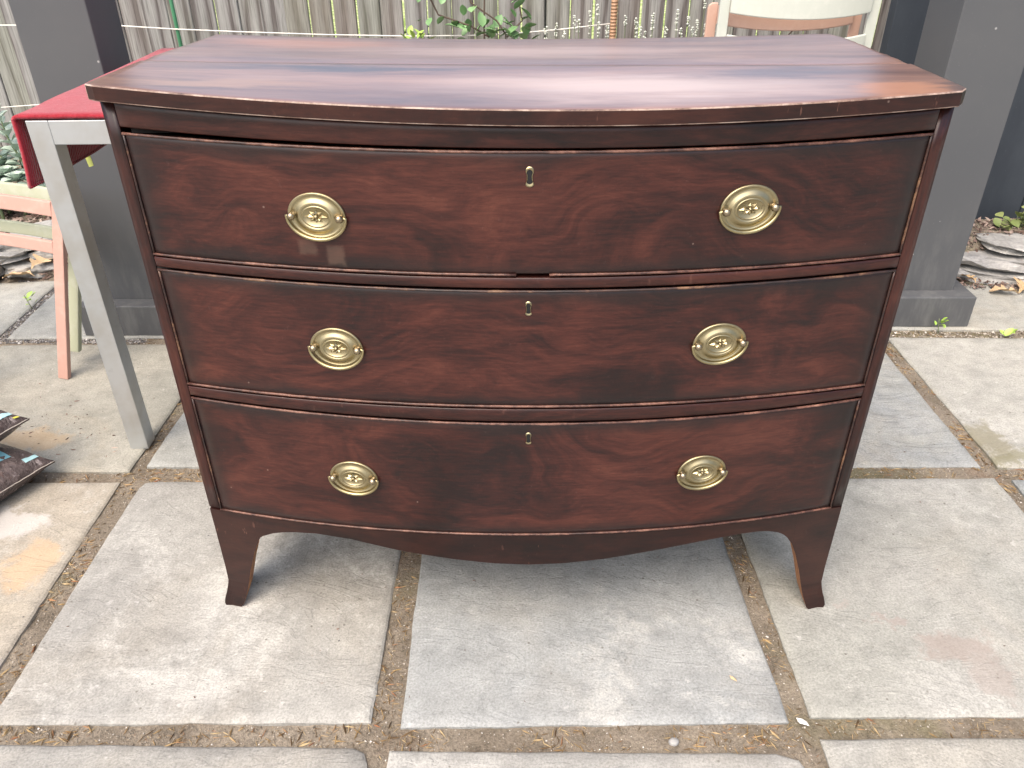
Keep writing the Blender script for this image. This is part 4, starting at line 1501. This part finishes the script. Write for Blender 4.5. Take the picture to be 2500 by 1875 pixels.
def rosette_plant(loc, r, label, group, n=16, seed=0, stem=0.0):
    rg = random.Random(seed)
    o = empty('sedum_plant', loc)
    tag(o, label, 'succulent', group)
    tv, tf = tube([(0, 0, -.06), (0, 0, .0)], .006, 6)
    mobj('stem', tv, tf, M_gstem, o, smooth_=True)
    for i in range(n):
        t = i / n
        a = i * 2.399 + rg.uniform(-.2, .2)
        el = R(12 + 62 * t)
        L_ = r * (1.05 - .55 * t)
        share('leaf', me_succ, o, (0, 0, .006 * t + .002), (el, 0, a), (L_, L_, L_))
    return o
rosspots = [(-1.93, 1.80, .20, .060), (-1.85, 1.84, .205, .058), (-1.78, 1.80, .20, .055), (-1.87, 1.74, .18, .060), (-1.95, 1.90, .235, .060), (-1.80, 1.90, .225, .050), (-1.75, 1.88, .215, .045), (-1.99, 1.82, .23, .055), (-1.72, 1.78, .185, .045), (-1.98, 1.74, .19, .055), (-1.80, 1.72, .175, .05), (-1.90, 1.95, .27, .055), (-1.72, 1.70, .165, .045), (-1.84, 1.80, .215, .05), (-1.90, 1.84, .22, .055), (-1.77, 1.84, .21, .05), (-1.93, 1.70, .165, .05), (-1.86, 1.68, .16, .045)]
for i, (x, y, z, r) in enumerate(rosspots):
    rosette_plant((x, y, z), r * 1.2, 'grey-green succulent rosette in the low clump by the slate edging', 'succulent rosettes in the left bed', 14, i)
def stem_plant(loc, top, label, nleaf=18, r=.055, seed=3, me=me_succ, cat='succulent', name='sedum_stalk', mat=M_gstem):
    rg = random.Random(seed)
    o = empty(name, loc)
    tag(o, label, cat)
    T = Vector(top) - Vector(loc)
    tv, tf = tube([T * (i / 8) + Vector((.006 * sin(i), 0, 0)) for i in range(9)], [.005 - .0004 * i for i in range(9)], 6)
    mobj('stem', tv, tf, mat, o, smooth_=True)
    for i in range(nleaf):
        t = .18 + .82 * i / nleaf
        a = i * 2.399
        p = T * t
        L_ = r * (1.05 - .45 * t)
        share('leaf', me, o, p, (R(22 + 25 * t + rg.uniform(-8, 8)), 0, a), (L_, L_, L_))
    return o
stem_plant((-1.83, 1.86, .20), (-1.875, 1.86, .465), 'tall leafy succulent stalk rising before the left fence boards', 22, .062, 3)
stem_plant((-1.90, 1.90, .20), (-1.98, 1.90, .38), 'shorter succulent stalk at the left edge', 16, .055, 4)

def spray(name, label, cat, stems, leaves, me, mat, smat, sc=.05, seed=1, group=None, loc=(0, 0, 0), srad=.0035):
    rg = random.Random(seed)
    o = empty(name, loc)
    tag(o, label, cat, group)
    L0 = Vector(loc)
    for st in stems:
        pts = [Vector(q) - L0 for q in st]
        fine = []
        for a, b in zip(pts, pts[1:]):
            for i in range(4):
                fine.append(a.lerp(b, i / 4))
        fine.append(pts[-1])
        tv, tf = tube(fine, srad, 6)
        mobj('stem', tv, tf, smat, o, smooth_=True)
    for (x, y, z, s_, a, e) in leaves:
        share('leaf', me, o, Vector((x, y, z)) - L0, (R(e), R(rg.uniform(-25, 25)), R(a)), (s_, s_, s_))
    return o
# vine before the fence: stems and leaves
vl = []
rg = random.Random(44)
VY = 2.36
spots = [(.0, .0)]
cl_pts = [(-.33, .760, .062), (-.30, .752, .05), (-.40, .742, .045), (-.20, .725, .075), (-.235, .705, .055), (-.13, .765, .085), (-.10, .770, .07), (-.165, .755, .05), (-.05, .745, .06), (-.02, .735, .06), (-.04, .70, .05), (.0, .69, .062), (.045, .672, .070), (.02, .664, .06),
          (-.26, .655, .06), (-.22, .648, .055), (-.195, .64, .06), (-.15, .66, .06), (-.12, .645, .07), (-.09, .64, .06), (-.06, .655, .06), (-.03, .640, .06), (-.17, .628, .06), (-.10, .622, .055), (-.36, .675, .055), (-.32, .67, .055), (-.40, .668, .05), (-.05, .620, .055), (.01, .645, .06), (-.24, .625, .05), (-.13, .61, .06), (-.02, .61, .06), (.03, .62, .06)]
for (x, z, s_) in cl_pts:
    for q in range(1 if z > .66 else 2):
        vl.append((x + rg.uniform(-.015, .015), VY + rg.uniform(-.05, .04), z + rg.uniform(-.012, .012), s_ * rg.uniform(.75, 1.0), rg.uniform(0, 360), rg.uniform(15, 75)))
spray('vine', 'green leafy vine climbing in front of the middle of the fence', 'vine', [[(-.06, VY, .12), (-.065, VY, .63), (-.10, VY, .68), (-.20, VY, .745), (-.24, VY, .90)], [(-.15, VY, .12), (-.15, VY, .66), (-.145, VY, .80)], [(-.13, VY, .62), (-.20, VY, .66), (-.33, VY + .02, .70), (-.38, VY + .02, .80)], [(-.06, VY, .62), (.0, VY, .68), (-.02, VY, .78)]], vl, me_vine, M_vine, M_stem, loc=(-.1, VY, .1))
lv = [(-.41 + .022 * math.cos(i * 1.3) * (1 + i % 3 * .5), 2.30 + .01 * sin(i), .625 + .012 * sin(i * 2.1), .042, i * 51, 25 + 12 * (i % 4)) for i in range(9)]
spray('weed_sprig', 'bright lime sprig beside the vine behind the chest', 'weed', [[(-.41, 2.30, .10), (-.41, 2.30, .62)]], lv, me_lime, M_lime, M_gstem, loc=(-.41, 2.30, .1))
# white flower spikes to the right
fl = random.Random(77)
def octa(V, F, c, r):
    o = len(V)
    for d in ((r, 0, 0), (-r, 0, 0), (0, r, 0), (0, -r, 0), (0, 0, r * 1.2), (0, 0, -r * 1.2)):
        V.append((c[0] + d[0], c[1] + d[1], c[2] + d[2]))
    for a, b in ((0, 2), (2, 1), (1, 3), (3, 0)):
        F.append((o + a, o + b, o + 4))
        F.append((o + b, o + a, o + 5))
fsp = []
for k, (x, zt) in enumerate(((.10, .655), (.14, .665), (.205, .70), (.235, .685), (.265, .71), (.285, .675), (.31, .735), (.335, .665), (.405, .70), (.425, .69), (.44, .675), (.475, .66), (.515, .695), (.53, .70), (.56, .65), (.62, .715), (.635, .69), (.66, .66), (.70, .745), (.71, .675), (.735, .68), (.745, .66), (.60, .655), (.49, .645), (.18, .645))):
    y = 2.34 + fl.uniform(-.04, .05)
    o = empty('flower_spike', (x, y, .12))
    tag(o, 'thin spike of tiny white flowers before the fence right of the vine', 'flower', 'white flower spikes before the fence')
    lx = fl.uniform(-.02, .02)
    tv, tf = tube([(0, 0, 0), (lx * .5, 0, (zt - .12) * .5), (lx, 0, zt - .12)], .0012, 5)
    mobj('stem', tv, tf, M_gstem, o)
    V, F = [], []
    for j in range(fl.randint(5, 10)):
        z = zt - .12 - j * .0075 * fl.uniform(.8, 1.2)
        for q in range(2):
            octa(V, F, (lx + fl.uniform(-.005, .005), fl.uniform(-.005, .005), z), fl.uniform(.0028, .0048))
    mobj('florets', V, F, M_flower, o)
# weeds in joints and low plant at right
def sprout(loc, h_, label, n=6, me=me_lime, sc=.02, seed=1):
    rg = random.Random(seed)
    lv = [(loc[0] + rg.uniform(-.012, .012), loc[1] + rg.uniform(-.008, .008), loc[2] + h_ * rg.uniform(.35, 1), sc * rg.uniform(.7, 1.2), rg.uniform(0, 360), rg.uniform(10, 60)) for i in range(n)]
    return spray('weed', label, 'weed', [[loc, (loc[0] - .01, loc[1], loc[2] + h_)]], lv, me, M_lime, M_gstem, loc=loc, srad=.0012)
sprout((-1.545, 1.205, -.005), .05, 'tiny weed seedling in the rear left joint', 7, sc=.022, seed=2)
sprout((1.222, 1.043, -.005), .05, 'small weed sprouting before the right plinth', 7, sc=.020, seed=3)
sprout((1.405, 1.018, -.005), .02, 'flat weed leaf in the joint at the right edge', 4, sc=.028, seed=4)
lv = []
rg = random.Random(9)
for i in range(26):
    t_ = rg.random()
    lv.append((1.625 + .15 * t_, 1.575 + rg.uniform(-.03, .03), .118 + (.02 + .07 * t_) * rg.random(), rg.uniform(.026, .040), rg.uniform(0, 360), rg.uniform(5, 60)))
spray('ground_plant', 'low olive green leafy plant against the dark wall', 'plant', [[(1.70, 1.60, .09), ((1.70 + q[0]) / 2, (1.60 + q[1]) / 2, q[2] * .5 + .06), q[:3]] for q in lv], lv, me_olive, M_oliveleaf, M_gstem, loc=(1.69, 1.60, .09), srad=.0016)
lv = [(1.07 + .02 * i, 1.50, .805 + .01 * (i % 2), .05, 40 * i + 150, -35) for i in range(5)]

# fallen oak leaves
def oak_me():
    out = []
    for t, wd in ((0, .02), (.12, .06), (.2, .20), (.28, .26), (.34, .12), (.42, .16), (.50, .38), (.57, .40), (.62, .16), (.70, .22), (.78, .32), (.84, .22), (.92, .14), (1.0, .02)):
        out.append((t, wd))
    V, F = [], []
    for t, wd in out:
        cu = .10 * sin(t * 5) + .05 * sin(t * 11)
        V += [(-wd, t - .5, cu + wd * .45), (0, t - .5, cu * .6), (wd, t - .5, cu * .8 + wd * .25)]
    for i in range(len(out) - 1):
        a = i * 3
        F += [(a, a + 1, a + 4, a + 3), (a + 1, a + 2, a + 5, a + 4)]
    return tome('oak_leaf', (V, F), [M_oak], False)
me_oak = oak_me()
for (x, y, z, s_, a, lab) in ((-1.69, 1.405, .022, .10, 100, 'forked dry oak leaf flat before the slate edging'), (-1.625, 1.455, .05, .095, -20, 'curled tan oak leaf leaning on the slate edging'), (1.545, 1.300, .012, .085, 75, 'dry oak leaf on the slab right of the right post'), (1.62, 1.330, .014, .095, -40, 'curled pinkish leaf at the right edge'), (1.47, 1.385, .02, .06, 20, 'small dry leaf near the plinth and slates')):
    o = share('oak_leaf', me_oak, None, (x, y, z), (R(8), R(6), R(a)), (s_, s_, s_))
    tag(o, lab, 'leaf', 'fallen oak leaves')
# small litter on the near slabs
def chipo(name, loc, L_, W, a, mat, lab, cat):
    V, F = [], []
    bit(V, F, 0, 0, 0, 0, L_, W, W * .5)
    o = mobj(name, V, F, mat, None, loc=loc, rot=(0, 0, R(a)))
    tag(o, lab, cat)
chipo('seed_pod', (.343, -.166, .003), .016, .006, -50, M_oak, 'small brown seed pod on the middle flagstone', 'seed pod')
chipo('paper_scrap', (.432, -.246, .004), .022, .010, -40, M_string, 'white paper scrap in the joint below the right foot', 'paper scrap')
pv, pf = [], []
for j in range(7):
    for i in range(12):
        a, t = 2 * pi * i / 12, -pi / 2 + pi * j / 6
        pv.append((.0085 * cos(a) * cos(t) * (1 + .1 * sin(2 * a)), .0072 * sin(a) * cos(t), .0045 * sin(t)))
pf = [(j * 12 + i, j * 12 + (i + 1) % 12, (j + 1) * 12 + (i + 1) % 12, (j + 1) * 12 + i) for j in range(6) for i in range(12)]
tag(mobj('pebble', pv, pf, M_slate, None, smooth_=True, loc=(.228, -.276, -.003)), 'smooth grey pebble in the front joint', 'pebble')

# ------------------------------------------------------------------ stakes and strings
def tubeo(name, pts, r, mat, lab, cat, n=8, group=None):
    tv, tf = tube(pts, r, n)
    o = mobj(name, tv, tf, mat, None, smooth_=True)
    tag(o, lab, cat, group)
    return o
tubeo('garden_stake', [(-1.375, 2.40, .05), (-1.388, 2.40, 1.30)], .008, M_greenstake, 'thin green plastic stake before the left fence boards', 'stake')
ss = []
rr = []
for i in range(90):
    z = .05 + 1.2 * i / 89
    ss.append((.362 + .004 * (z - .6), 2.40, z))
    rr.append(.0130 + (.0004 if i % 2 else -.0002))
tubeo('ribbed_stake', ss, rr, M_copper, 'ribbed orange-brown stake standing right of the vine', 'stake', 12)
pts = [(-2.35, 2.40, .668), (-1.60, 2.40, .6615), (-1.385, 2.39, .650), (-1.108, 2.4, .6372), (-.78, 2.4, .626), (-.45, 2.4, .6195), (-.2, 2.4, .6215), (-.04, 2.4, .6275), (.15, 2.4, .642), (.35, 2.4, .6625)]
tubeo('string', pts, .0026, M_string, 'white string stretched along the fence to the ribbed stake', 'string', 6)
tubeo('string', [(-2.4, 2.47, .322), (-2.0, 2.47, .349), (-1.2, 2.47, .36)], .0022, M_string, 'second lower white string left of the left post', 'string', 6)
tubeo('dry_stalk', [(1.02, 2.3, .62), (1.09, 2.3, .70), (1.17, 2.3, .80)], .003, M_stem, 'thin dry stalk leaning by the pale chair', 'stalk', 5)
